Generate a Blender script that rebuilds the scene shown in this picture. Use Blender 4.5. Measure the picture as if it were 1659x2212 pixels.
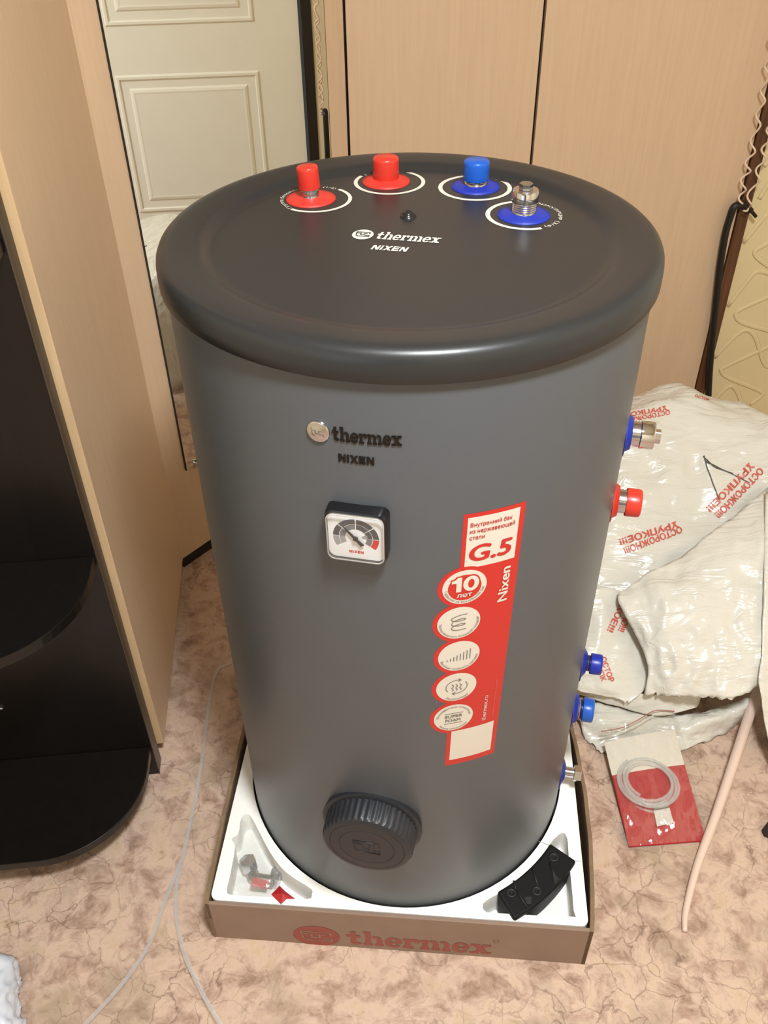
import bpy, bmesh, math, random
from mathutils import Vector, Matrix, noise
from mathutils.bvhtree import BVHTree
from mathutils.geometry import tessellate_polygon
from math import sin, cos, pi, radians, sqrt, atan2

# ------------------------------------------------------------------ clear
for o in list(bpy.data.objects): bpy.data.objects.remove(o)
scene = bpy.context.scene
COL = scene.collection
random.seed(4)

# ------------------------------------------------------------------ camera
CAM = Vector((0.006469, -0.993517, 1.513557))
CR = Vector((0.9994789, 0.0296927, -0.0126578))
CU = Vector((-0.0089275, 0.6311450, 0.7756135))
CF = Vector((-0.0310190, 0.7750964, -0.6310812))
FPX = 1921.94
cam_data = bpy.data.cameras.new('camera')
cam_data.sensor_fit = 'HORIZONTAL'; cam_data.sensor_width = 36.0
cam_data.lens = FPX / 1659 * 36.0
cam_data.clip_start = 0.02
cam_ob = bpy.data.objects.new('camera', cam_data); COL.objects.link(cam_ob)
m = Matrix((( CR.x, CU.x, -CF.x, CAM.x), (CR.y, CU.y, -CF.y, CAM.y), (CR.z, CU.z, -CF.z, CAM.z), (0, 0, 0, 1)))
cam_ob.matrix_world = m
scene.camera = cam_ob

# ------------------------------------------------------------------ world, lights, exposure
world = bpy.data.worlds.new('world'); scene.world = world
world.use_nodes = True
world.node_tree.nodes['Background'].inputs[0].default_value = (1.0, 0.95, 0.88, 1)
world.node_tree.nodes['Background'].inputs[1].default_value = 0.05
scene.view_settings.view_transform = 'Standard'
scene.view_settings.look = 'None'
scene.view_settings.exposure = 0.0
scene.view_settings.gamma = 1.0
scene.view_settings.use_curve_mapping = False

def area(name, loc, target, sx, sy, power, color, shape='RECTANGLE'):
    l = bpy.data.lights.new(name, 'AREA'); l.shape = shape; l.size = sx; l.size_y = sy
    l.energy = power; l.color = color
    o = bpy.data.objects.new(name, l); COL.objects.link(o); o.location = loc
    d = Vector(target) - Vector(loc); o.rotation_euler = d.to_track_quat('-Z', 'Y').to_euler()
    return o
LAMP_POS = Vector((0.26, -0.90, 2.50))
area('ceiling_lamp_light', LAMP_POS - Vector((0, 0, 0.09)), LAMP_POS - Vector((0, 0, 2)), 0.30, 0.30, 56, (0.92, 0.97, 1.0), 'DISK')
area('cool_fill_light', (-0.9, -1.95, 1.15), (-0.2, -0.3, 0.3), 0.9, 1.1, 4.0, (0.62, 0.76, 1.0))  # added cool fill from behind the camera at left, source unseen

# ------------------------------------------------------------------ helpers
YAW = radians(7.5)
EX = Vector((cos(YAW), sin(YAW), 0)); EY = Vector((-sin(YAW), cos(YAW), 0)); EZ = Vector((0, 0, 1))
def UV(u, v, z=0.0): return EX * u + EY * v + EZ * z           # room axes -> world
def ray(px, py): return CF + CR * ((px - 829.5) / FPX) - CU * ((py - 1106) / FPX)
def at_z(px, py, z=0.0):
    d = ray(px, py); return CAM + d * ((z - CAM.z) / d.z)
def at_plane(px, py, P, n):
    d = ray(px, py); return CAM + d * ((P - CAM).dot(n) / d.dot(n))

def s2l(c): return tuple(((x / 255) / 12.92 if x / 255 <= 0.04045 else ((x / 255 + 0.055) / 1.055) ** 2.4) for x in c)

MATS = {}
def mat(name, rgb, rough=0.5, metal=0.0, spec=0.5, var=0.0, vscale=8.0, bump=0.0, bscale=60.0, coat=0.0, stretch=None, trans=0.0, alpha=1.0):
    if name in MATS: return MATS[name]
    M = bpy.data.materials.new(name); M.use_nodes = True
    nt = M.node_tree; b = nt.nodes['Principled BSDF']
    c = s2l(rgb) + (1,)
    b.inputs['Base Color'].default_value = c
    b.inputs['Roughness'].default_value = rough
    b.inputs['Metallic'].default_value = metal
    b.inputs['Specular IOR Level'].default_value = spec
    b.inputs['Coat Weight'].default_value = coat
    b.inputs['Transmission Weight'].default_value = trans
    b.inputs['Alpha'].default_value = alpha
    tc = nt.nodes.new('ShaderNodeTexCoord'); mp = nt.nodes.new('ShaderNodeMapping')
    nt.links.new(tc.outputs['Object'], mp.inputs[0])
    if stretch: mp.inputs['Scale'].default_value = stretch
    n = nt.nodes.new('ShaderNodeTexNoise'); n.inputs['Scale'].default_value = vscale; n.inputs['Detail'].default_value = 5
    nt.links.new(mp.outputs[0], n.inputs[0])
    r = nt.nodes.new('ShaderNodeValToRGB')
    k = max(var, 0.012)
    r.color_ramp.elements[0].position = 0.3; r.color_ramp.elements[1].position = 0.7
    r.color_ramp.elements[0].color = tuple(x * (1 - k) for x in c[:3]) + (1,)
    r.color_ramp.elements[1].color = tuple(min(1, x * (1 + k)) for x in c[:3]) + (1,)
    nt.links.new(n.outputs[0], r.inputs[0]); nt.links.new(r.outputs[0], b.inputs['Base Color'])
    if bump:
        n2 = nt.nodes.new('ShaderNodeTexNoise'); n2.inputs['Scale'].default_value = bscale; n2.inputs['Detail'].default_value = 4
        nt.links.new(mp.outputs[0], n2.inputs[0])
        bp = nt.nodes.new('ShaderNodeBump'); bp.inputs['Strength'].default_value = bump; bp.inputs['Distance'].default_value = 0.004
        nt.links.new(n2.outputs[0], bp.inputs['Height']); nt.links.new(bp.outputs[0], b.inputs['Normal'])
    MATS[name] = M
    return M

def film(name, tint=(1, 1, 1), body=0.05, bumps=0.6, bscale=18.0, gloss=0.10, stretch=(1, 1, 1), refl=1.0):
    M = bpy.data.materials.new(name); M.use_nodes = True; nt = M.node_tree
    nt.nodes.clear()
    out = nt.nodes.new('ShaderNodeOutputMaterial')
    tr = nt.nodes.new('ShaderNodeBsdfTransparent'); tr.inputs[0].default_value = tint + (1,)
    gl = nt.nodes.new('ShaderNodeBsdfGlossy'); gl.inputs['Roughness'].default_value = gloss
    df = nt.nodes.new('ShaderNodeBsdfDiffuse'); df.inputs[0].default_value = (0.85, 0.85, 0.83, 1)
    tc = nt.nodes.new('ShaderNodeTexCoord'); mp = nt.nodes.new('ShaderNodeMapping'); mp.inputs['Scale'].default_value = stretch
    n = nt.nodes.new('ShaderNodeTexNoise'); n.inputs['Scale'].default_value = bscale; n.inputs['Detail'].default_value = 3
    bp = nt.nodes.new('ShaderNodeBump'); bp.inputs['Strength'].default_value = bumps; bp.inputs['Distance'].default_value = 0.01
    nt.links.new(tc.outputs['Object'], mp.inputs[0]); nt.links.new(mp.outputs[0], n.inputs[0]); nt.links.new(n.outputs[0], bp.inputs['Height'])
    nt.links.new(bp.outputs[0], gl.inputs['Normal'])
    lw0 = nt.nodes.new('ShaderNodeLayerWeight'); lw0.inputs['Blend'].default_value = .5
    pw = nt.nodes.new('ShaderNodeMath'); pw.operation = 'POWER'; pw.inputs[1].default_value = 4.0; nt.links.new(lw0.outputs['Facing'], pw.inputs[0])
    lw = nt.nodes.new('ShaderNodeMath'); lw.operation = 'MULTIPLY_ADD'; lw.inputs[1].default_value = .8; lw.inputs[2].default_value = .06; nt.links.new(pw.outputs[0], lw.inputs[0])
    nt.links.new(bp.outputs[0], lw0.inputs['Normal'])
    m1 = nt.nodes.new('ShaderNodeMixShader'); m1.inputs[0].default_value = body
    nt.links.new(tr.outputs[0], m1.inputs[1]); nt.links.new(df.outputs[0], m1.inputs[2])
    m2 = nt.nodes.new('ShaderNodeMixShader')
    fm = nt.nodes.new('ShaderNodeMath'); fm.operation = 'MULTIPLY'; fm.inputs[1].default_value = refl; nt.links.new(lw.outputs[0], fm.inputs[0])
    nt.links.new(fm.outputs[0], m2.inputs[0]); nt.links.new(m1.outputs[0], m2.inputs[1]); nt.links.new(gl.outputs[0], m2.inputs[2])
    nt.links.new(m2.outputs[0], out.inputs[0])
    return M

def tag(o, label=None, cat=None, group=None, kind=None):
    if label: o['label'] = label
    if cat: o['category'] = cat
    if group: o['group'] = group
    if kind: o['kind'] = kind
    return o
def empty(name, loc, label, cat, group=None):
    o = bpy.data.objects.new(name, None); COL.objects.link(o); o.location = loc; o.empty_display_size = 0.05
    tag(o, label, cat, group); return o
def world_of(o):
    M = Matrix.Translation(o.location)
    p = o.parent
    return M if o.type == 'EMPTY' else Matrix.Identity(4)
def link(name, me, M=None, parent=None, smooth=False, **kw):
    o = bpy.data.objects.new(name, me); COL.objects.link(o)
    if M: me.materials.append(M)
    if parent:
        o.parent = parent
        if parent.type == 'EMPTY': o.matrix_parent_inverse = Matrix.Translation(parent.location).inverted()
    if smooth:
        for p in me.polygons: p.use_smooth = True
    tag(o, **kw)
    return o
class MB:
    """collects polygons in world space"""
    def __init__(s): s.v = []; s.f = []
    def poly(s, pts):
        i = len(s.v); s.v += [tuple(p) for p in pts]; s.f.append(tuple(range(i, i + len(pts))))
    def mesh(s, v, f):
        i = len(s.v); s.v += [tuple(p) for p in v]; s.f += [tuple(j + i for j in q) for q in f]
    def box(s, P, ax, ay, az):
        """corner P and three edge vectors"""
        P, ax, ay, az = map(Vector, (P, ax, ay, az))
        c = [P, P + ax, P + ax + ay, P + ay]; c += [q + az for q in c]
        s.mesh(c, [(3, 2, 1, 0), (4, 5, 6, 7), (0, 1, 5, 4), (1, 2, 6, 5), (2, 3, 7, 6), (3, 0, 4, 7)])
    def prism(s, pts, up):
        n = len(pts); up = Vector(up); a = [Vector(p) for p in pts]; b = [p + up for p in a]
        s.mesh(a + b, [tuple(reversed(range(n))), tuple(range(n, 2 * n))] + [(i, (i + 1) % n, n + (i + 1) % n, n + i) for i in range(n)])
    def lathe(s, prof, O, axis, seg=64, ref=None, rfun=None):
        """prof: list of (r, h) along axis from O"""
        A = Vector(axis).normalized()
        X = Vector(ref) if ref else A.orthogonal(); X = (X - A * X.dot(A)).normalized(); Y = A.cross(X)
        O = Vector(O); rings = []
        for r, h in prof:
            if r < 1e-7: rings.append([len(s.v)]); s.v.append(tuple(O + A * h))
            else:
                i = len(s.v); rings.append(list(range(i, i + seg)))
                for k in range(seg):
                    t = 2 * pi * k / seg; rr = r * (rfun(t, r, h) if rfun else 1)
                    s.v.append(tuple(O + A * h + (X * cos(t) + Y * sin(t)) * rr))
        for a, b in zip(rings, rings[1:]):
            for k in range(seg):
                k2 = (k + 1) % seg
                if len(a) == 1 and len(b) > 1: s.f.append((a[0], b[k2], b[k]) if False else (a[0], b[k], b[k2]))
                elif len(b) == 1 and len(a) > 1: s.f.append((a[k], b[0], a[k2]) if False else (a[k], a[k2], b[0]))
                elif len(a) > 1: s.f.append((a[k], a[k2], b[k2], b[k]))
    def tube(s, pts, r, seg=8, closed=False, cap=True, flat=None):
        """r: number or list; flat = (wide, thin) half sizes with wide kept horizontal"""
        pts = [Vector(p) for p in pts]; n = len(pts); rings = []
        prevN = None
        for i, p in enumerate(pts):
            if closed: t = pts[(i + 1) % n] - pts[i - 1]
            else: t = pts[min(i + 1, n - 1)] - pts[max(i - 1, 0)]
            t.normalize()
            if prevN is None:
                N = EZ.cross(t) if abs(t.z) < 0.95 else Vector((1, 0, 0)); N = (N - t * N.dot(t)).normalized()
            else: N = (prevN - t * prevN.dot(t)).normalized()
            prevN = N; B = t.cross(N)
            rr = r[i] if isinstance(r, (list, tuple)) else r
            a, b = flat if flat else (rr, rr)
            i0 = len(s.v); rings.append(range(i0, i0 + seg))
            for k in range(seg):
                q = 2 * pi * k / seg; s.v.append(tuple(p + N * (cos(q) * a) + B * (sin(q) * b)))
        m = n if closed else n - 1
        for i in range(m):
            A, Bq = rings[i], rings[(i + 1) % n]
            for k in range(seg): s.f.append((A[k], A[(k + 1) % seg], Bq[(k + 1) % seg], Bq[k]))
        if cap and not closed:
            s.f.append(tuple(reversed(rings[0]))); s.f.append(tuple(rings[-1]))
    def build(s, name, M, parent=None, smooth=False, bevel=0.0, seg=2, auto=None, **kw):
        me = bpy.data.meshes.new(name); me.from_pydata(s.v, [], s.f); me.update()
        bm = bmesh.new(); bm.from_mesh(me)
        if kw.pop('weld', False): bmesh.ops.remove_doubles(bm, verts=bm.verts, dist=1e-6)
        if kw.pop('recalc', True): bmesh.ops.recalc_face_normals(bm, faces=bm.faces)
        bm.to_mesh(me); bm.free()
        o = link(name, me, M, parent, smooth or auto is not None, **kw)
        if auto is not None: me.set_sharp_from_angle(angle=radians(auto))
        if bevel:
            md = o.modifiers.new('bevel', 'BEVEL'); md.width = bevel; md.segments = seg; md.limit_method = 'ANGLE'; md.angle_limit = radians(40)
        return o

def catmull(P, n):
    """resample polyline of vectors with n points per span"""
    P = [Vector(p) for p in P]; out = []
    for i in range(len(P) - 1):
        p0 = P[i - 1] if i else P[0] * 2 - P[1]; p1, p2 = P[i], P[i + 1]
        p3 = P[i + 2] if i + 2 < len(P) else P[-1] * 2 - P[-2]
        for k in range(n):
            t = k / n
            out.append(0.5 * ((2 * p1) + (p2 - p0) * t + (2 * p0 - 5 * p1 + 4 * p2 - p3) * t * t + (3 * p1 - p0 - 3 * p2 + p3) * t ** 3))
    out.append(P[-1]); return out

# ---------------- flat lettering --------------------------------------------------
def font_polys(text, height=1.0, bold=0.0, shear=0.0, width=None, align='LEFT', space=1.0):
    """polygons of a line of text in 2D; height = capital height. Every outline is filled on its own, so overlapping contours stay whole"""
    cu = bpy.data.curves.new('lettering_source', 'FONT'); cu.body = text; cu.space_character = space; cu.resolution_u = 4
    ob = bpy.data.objects.new('lettering_source', cu); COL.objects.link(ob)
    dg = bpy.context.evaluated_depsgraph_get()
    cv = ob.evaluated_get(dg).to_curve(dg)
    loops = []
    for sp in cv.splines:
        pts = []
        if sp.type == 'BEZIER':
            n = len(sp.bezier_points)
            for k in range(n):
                a, b = sp.bezier_points[k], sp.bezier_points[(k + 1) % n]
                straight = (a.handle_right - a.co).length < 1e-5 and (b.handle_left - b.co).length < 1e-5
                seg = 1 if straight else 4
                for q in range(seg):
                    t = q / seg
                    p = a.co * (1 - t) ** 3 + a.handle_right * 3 * t * (1 - t) ** 2 + b.handle_left * 3 * t * t * (1 - t) + b.co * t ** 3
                    pts.append((p.x, p.y))
        else: pts = [(p.co[0], p.co[1]) for p in sp.points]
        clean = [p for k, p in enumerate(pts) if math.hypot(p[0] - pts[k - 1][0], p[1] - pts[k - 1][1]) > 1e-5]
        if len(clean) > 2: loops.append(clean)
    ob.evaluated_get(dg).to_curve_clear(); bpy.data.objects.remove(ob); bpy.data.curves.remove(cu)
    def areaof(p): return sum(p[k - 1][0] * p[k][1] - p[k][0] * p[k - 1][1] for k in range(len(p))) / 2
    def inside(q, p):
        c = False
        for k in range(len(p)):
            (x0, y0), (x1, y1) = p[k - 1], p[k]
            if (y0 > q[1]) != (y1 > q[1]) and q[0] < (x1 - x0) * (q[1] - y0) / (y1 - y0) + x0: c = not c
        return c
    A = [areaof(p) for p in loops]
    holes = [k for k in range(len(loops)) if any(A[k] * A[q] < 0 and abs(A[q]) > abs(A[k]) and inside(loops[k][0], loops[q]) for q in range(len(loops)))]
    outs = [k for k in range(len(loops)) if k not in holes]
    tris = []
    for o in outs:
        hs = [loops[h] for h in holes if A[h] * A[o] < 0 and inside(loops[h][0], loops[o])]
        src = [loops[o]] + hs; flat = [p for l in src for p in l]
        for t in tessellate_polygon([[Vector((x, y, 0)) for x, y in l] for l in src]): tris.append([flat[k] for k in t])
    if bold:
        b = bold; tris = [[(x + dx, y + dy) for x, y in t] for dx, dy in ((-b, 0), (b, 0), (0, b * .7), (0, -b * .7)) for t in tris]
    if shear: tris = [[(x + shear * y, y) for x, y in t] for t in tris]
    k = height / 0.73
    x0 = min(x for t in tris for x, y in t); x1 = max(x for t in tris for x, y in t)
    kx = width / (x1 - x0) if width else k
    w = (x1 - x0) * kx; off = 0 if align == 'LEFT' else -w / 2
    return [[((x - x0) * kx + off, y * k) for x, y in t] for t in tris]
def rect(x0, y0, x1, y1): return [(x0, y0), (x1, y0), (x1, y1), (x0, y1)]
def band(cx, cy, rx, ry, tx, ty, a0, a1, n=14):
    """curved stroke pieces of an ellipse with side thickness tx and top thickness ty"""
    out = []
    for i in range(n):
        q = []
        for a, inn in ((i, 0), (i + 1, 0), (i + 1, 1), (i, 1)):
            t = radians(a0 + (a1 - a0) * a / n)
            q.append((cx + (rx - tx * inn) * cos(t), cy + (ry - ty * inn) * sin(t)))
        out.append(q)
    return out
def ell(cx, cy, rx, ry, n=28): return [(cx + rx * cos(2 * pi * i / n), cy + ry * sin(2 * pi * i / n)) for i in range(n)]
def stroke(pts, w):
    out = []
    for (x0, y0), (x1, y1) in zip(pts, pts[1:]):
        d = math.hypot(x1 - x0, y1 - y0) or 1e-9; ux, uy = (x1 - x0) / d, (y1 - y0) / d
        ax, ay = -uy * w / 2, ux * w / 2; ex, ey = ux * w / 2, uy * w / 2
        out.append([(x0 - ex - ax, y0 - ey - ay), (x1 + ex - ax, y1 + ey - ay), (x1 + ex + ax, y1 + ey + ay), (x0 - ex + ax, y0 - ey + ay)])
    return out
def shift(polys, dx, dy=0, k=1.0, ky=None):
    ky = k if ky is None else ky
    return [[(x * k + dx, y * ky + dy) for x, y in p] for p in polys]
def slab_word():
    """the word thermex in a heavy slab-serif face, x-height 1; returns polys, width"""
    def t(): return [rect(.24, .1, .58, 1.38), rect(0, .78, .86, 1.0)] + band(.62, .36, .38, .37, .34, .2, 180, 330, 10)
    def arch(x): return [rect(x, 0, x + .33, .66), rect(x - .1, 0, x + .44, .19)] + band(x - .06, .62, .39, .4, .33, .2, 0, 130, 9)
    def h(): return [rect(.1, 0, .43, 1.46), rect(-.03, 1.27, .2, 1.46), rect(-.03, 0, .56, .19)] + arch(.80)
    def e(): return band(.52, .5, .54, .54, .34, .17, 8, 325, 26) + [rect(.2, .42, 1.04, .57)]
    def r(): return [rect(.1, 0, .43, 1.0), rect(-.03, .81, .2, 1.0), rect(-.03, 0, .62, .19)] + band(.7, .66, .36, .38, .3, .2, 60, 150, 8) + [ell(.83, .8, .17, .19, 14)]
    def mm(): return [rect(.1, 0, .43, 1.0), rect(-.03, .81, .2, 1.0), rect(-.03, 0, .54, .19)] + arch(.76) + arch(1.42)
    def x(): return [[(.02, 1), (.42, 1), (1.16, 0), (.76, 0)], [(.8, 1), (1.06, 1), (.38, 0), (.1, 0)], rect(-.06, .82, .56, 1), rect(.66, .82, 1.2, 1), rect(-.06, 0, .5, .18), rect(.62, 0, 1.24, .18)]
    out = []; X = 0
    for g, w in ((t, 1.06), (h, 1.30), (e, 1.14), (r, 1.06), (mm, 1.92), (e, 1.14), (x, 1.2)):
        out += shift(g(), X); X += w
    return out, X
def nixen():
    N = lambda: [rect(0, 0, .26, 1), rect(.74, 0, 1, 1), [(0, 1), (.34, 1), (1, 0), (.66, 0)]]
    i = lambda: [rect(0, 0, .28, .66), rect(0, .76, .28, 1)]
    X = lambda: [[(0, 1), (.34, 1), (1.1, 0), (.76, 0)], [(.76, 1), (1.1, 1), (.34, 0), (0, 0)]]
    E_ = lambda: [rect(0, 0, .26, 1), rect(0, 0, .9, .22), rect(0, .39, .84, .61), rect(0, .78, .9, 1)]
    out = []; x = 0
    for g, w in ((N, 1.16), (i, .42), (X, 1.2), (E_, 1.05), (N, 1.0)): out += shift(g(), x); x += w
    return out, x
SYMBOL = [[(.62, .16), (.62, .44), (-.66, .44), (-.66, .2), (-.2, .2), (-.2, -.12), (.14, -.12), (.14, .18), (.36, .18)],
          [(-.62, .02), (-.58, -.26), (-.4, -.42), (.66, -.42), (.66, -.2), (.3, -.2)]]
def symbol(w=.1):
    return sum([stroke(p, w) for p in SYMBOL], [])
def facing(q, i=0):
    """turn a flat polygon toward the open side and stack it a hair above the ones before it"""
    n = sum(((q[k - 1] - q[0]).cross(q[k] - q[0]) for k in range(2, len(q))), Vector())
    if n.length < 1e-14: return q
    n.normalize()
    if n.dot(CAM - q[0]) < 0: n = -n; q = list(reversed(q))
    return [p + n * ((i % 300) * 9e-7) for p in q]
def lay(polys, fn, name, M, parent, **kw):
    mb = MB()
    for i, p in enumerate(polys): mb.poly(facing([fn(x, y) for x, y in p], i))
    return mb.build(name, M, parent, recalc=False, **kw)

# ------------------------------------------------------------------ materials
def floor_material():
    M = bpy.data.materials.new('linoleum'); M.use_nodes = True; nt = M.node_tree; b = nt.nodes['Principled BSDF']
    L = nt.links.new; N = nt.nodes.new
    tc = N('ShaderNodeTexCoord')
    dn = N('ShaderNodeTexNoise'); dn.inputs['Scale'].default_value = 13; dn.inputs['Detail'].default_value = 6; L(tc.outputs['Object'], dn.inputs[0])
    sub = N('ShaderNodeVectorMath'); sub.operation = 'SUBTRACT'; sub.inputs[1].default_value = (.5, .5, .5); L(dn.outputs['Color'], sub.inputs[0])
    sc = N('ShaderNodeVectorMath'); sc.operation = 'SCALE'; sc.inputs['Scale'].default_value = 0.075; L(sub.outputs[0], sc.inputs[0])
    ad = N('ShaderNodeVectorMath'); L(tc.outputs['Object'], ad.inputs[0]); L(sc.outputs[0], ad.inputs[1])
    def nz(scale, detail, vec=ad, rough=.6, dist=0.0):
        n = N('ShaderNodeTexNoise'); n.inputs['Scale'].default_value = scale; n.inputs['Detail'].default_value = detail; n.inputs['Roughness'].default_value = rough; n.inputs['Distortion'].default_value = dist
        L(vec.outputs[0], n.inputs[0]); return n
    def ramp(src, stops):
        r = N('ShaderNodeValToRGB'); e = r.color_ramp.elements
        while len(e) < len(stops): e.new(0.5)
        for q, (p, c) in zip(e, stops): q.position = p; q.color = (s2l(c) + (1,)) if len(c) == 3 else c
        L(src, r.inputs[0]); return r
    n1 = nz(21, 7, ad, .68, .25)
    base = ramp(n1.outputs[0], [(.30, (142, 116, 94)), (.42, (182, 152, 134)), (.54, (210, 182, 162)), (.66, (202, 174, 146)), (.8, (158, 130, 104))])
    n2 = nz(6, 5, ad, .6, .3)
    f2 = ramp(n2.outputs[0], [(.54, (0, 0, 0, 1)), (.66, (1, 1, 1, 1))])
    mx = N('ShaderNodeMixRGB'); mx.inputs[2].default_value = s2l((158, 138, 116)) + (1,)
    ml = N('ShaderNodeMath'); ml.operation = 'MULTIPLY'; ml.inputs[1].default_value = .6; L(f2.outputs[0], ml.inputs[0])
    L(ml.outputs[0], mx.inputs[0]); L(base.outputs[0], mx.inputs[1])
    # mottled brown smudges
    n3 = nz(40, 7, ad, .74, .35)
    f3 = ramp(n3.outputs[0], [(.54, (0, 0, 0, 1)), (.72, (1, 1, 1, 1))])
    m3 = N('ShaderNodeMath'); m3.operation = 'MULTIPLY'; m3.inputs[1].default_value = .55; L(f3.outputs[0], m3.inputs[0])
    mx3 = N('ShaderNodeMixRGB'); mx3.inputs[2].default_value = s2l((112, 86, 68)) + (1,); L(m3.outputs[0], mx3.inputs[0]); L(mx.outputs[0], mx3.inputs[1])
    # grey-blue stains
    n4 = nz(3.4, 4, ad, .55, .2)
    f4 = ramp(n4.outputs[0], [(.66, (0, 0, 0, 1)), (.74, (1, 1, 1, 1))])
    m4 = N('ShaderNodeMath'); m4.operation = 'MULTIPLY'; m4.inputs[1].default_value = .5; L(f4.outputs[0], m4.inputs[0])
    mx4 = N('ShaderNodeMixRGB'); mx4.inputs[2].default_value = s2l((138, 128, 128)) + (1,); L(m4.outputs[0], mx4.inputs[0]); L(mx3.outputs[0], mx4.inputs[1])
    # dark printed cracks
    vo = N('ShaderNodeTexVoronoi'); vo.feature = 'DISTANCE_TO_EDGE'; vo.inputs['Scale'].default_value = 19; L(ad.outputs[0], vo.inputs[0])
    fc = ramp(vo.outputs['Distance'], [(.0, (1, 1, 1, 1)), (.022, (0, 0, 0, 1))])
    n5 = nz(11, 3, tc, .5)
    n5.inputs[0].links and None
    f5 = ramp(n5.outputs[0], [(.44, (0, 0, 0, 1)), (.54, (1, 1, 1, 1))])
    mm = N('ShaderNodeMath'); mm.operation = 'MULTIPLY'; L(fc.outputs[0], mm.inputs[0]); L(f5.outputs[0], mm.inputs[1])
    m6 = N('ShaderNodeMath'); m6.operation = 'MULTIPLY'; m6.inputs[1].default_value = .55; L(mm.outputs[0], m6.inputs[0])
    mx5 = N('ShaderNodeMixRGB'); mx5.inputs[2].default_value = s2l((84, 58, 48)) + (1,); L(m6.outputs[0], mx5.inputs[0]); L(mx4.outputs[0], mx5.inputs[1])
    L(mx5.outputs[0], b.inputs['Base Color'])
    b.inputs['Roughness'].default_value = 0.42; b.inputs['Specular IOR Level'].default_value = .35
    bp = N('ShaderNodeBump'); bp.inputs['Strength'].default_value = .08; bp.inputs['Distance'].default_value = .002; L(n3.outputs[0], bp.inputs['Height']); L(bp.outputs[0], b.inputs['Normal'])
    return M
def wood_light(name, c1, c2, rough=.38):
    M = bpy.data.materials.new(name); M.use_nodes = True; nt = M.node_tree; b = nt.nodes['Principled BSDF']; L = nt.links.new; N = nt.nodes.new
    tc = N('ShaderNodeTexCoord'); mp = N('ShaderNodeMapping'); mp.inputs['Scale'].default_value = (26, 26, 1.3); L(tc.outputs['Object'], mp.inputs[0])
    n = N('ShaderNodeTexNoise'); n.inputs['Scale'].default_value = 4; n.inputs['Detail'].default_value = 8; n.inputs['Distortion'].default_value = .7; L(mp.outputs[0], n.inputs[0])
    r = N('ShaderNodeValToRGB'); r.color_ramp.elements[0].position = .3; r.color_ramp.elements[1].position = .72
    r.color_ramp.elements[0].color = s2l(c1) + (1,); r.color_ramp.elements[1].color = s2l(c2) + (1,)
    L(n.outputs[0], r.inputs[0]); L(r.outputs[0], b.inputs['Base Color']); b.inputs['Roughness'].default_value = rough; b.inputs['Specular IOR Level'].default_value = .4
    return M
M_floor = floor_material()
M_wood = wood_light('beech_laminate', (212, 182, 150), (219, 189, 157))
M_wooddark = wood_light('brown_wood', (74, 46, 28), (112, 72, 44), .5)
M_edge = wood_light('beech_edge_band', (214, 180, 138), (226, 194, 152))
M_black = wood_light('black_brown_laminate', (17, 14, 12), (22, 18, 16), .3)
M_kick = mat('black_kick_plate', (24, 20, 18), .4)
M_wall = mat('cream_wallpaper', (230, 210, 164), .6, var=.03, vscale=5)
M_wallpl = mat('plain_cream_paint', (226, 212, 184), .7, var=.02, vscale=3)
M_ceil = mat('ceiling_white', (238, 232, 220), .8, var=.01)
M_door = mat('white_door_paint', (248, 244, 230), .4, var=.01)
M_dark = mat('dark_brown_frame', (30, 25, 22), .45)
M_body = mat('grey_tank_enamel', (86, 90, 95), .38, var=.01, bump=.02, bscale=900)
M_lid = mat('charcoal_plastic_lid', (41, 42, 43), .34, spec=.5, var=.015, bump=.02, bscale=700)
M_charc = mat('charcoal_plastic', (37, 39, 44), .42, bump=.03, bscale=500)
M_red = mat('red_plastic', (208, 54, 40), .32, var=.01)
M_redm = mat('red_plastic_rosette', (208, 54, 44), .45, var=.01)
M_blue = mat('blue_plastic', (24, 88, 186), .32, var=.02)
M_bluem = mat('dark_blue_plastic', (30, 50, 160), .45, var=.02)
M_steel = mat('stainless_steel', (200, 200, 204), .16, 1.0, var=.03)
M_chrome = mat('chrome', (212, 212, 216), .06, 1.0)
M_white = mat('printed_white', (222, 216, 202), .5, var=.01)
M_ink = mat('black_gloss_ink', (30, 30, 30), .25)
M_dimink = mat('emblem_ink', (70, 72, 72), .4)
M_grey = mat('grey_print', (120, 116, 110), .5)
M_foam = mat('white_foam', (252, 250, 245), .85, var=.012, vscale=160, bump=.12, bscale=240)
M_card = mat('brown_cardboard', (144, 120, 104), .75, var=.05, vscale=20, bump=.05, bscale=120)
M_cardin = mat('cardboard_inside', (128, 104, 78), .85, var=.08, vscale=60, bump=.2, bscale=200)
M_cardprint = mat('red_cardboard_print', (150, 80, 70), .75, var=.05, vscale=60)
M_stred = mat('sticker_red', (196, 44, 38), .32, var=.015)
M_stwhite = mat('sticker_white', (216, 210, 198), .32, var=.01)
M_blk = mat('matte_black_plastic', (9, 9, 9), .6, spec=.25, bump=.06, bscale=300)
M_film_white = None

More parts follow.
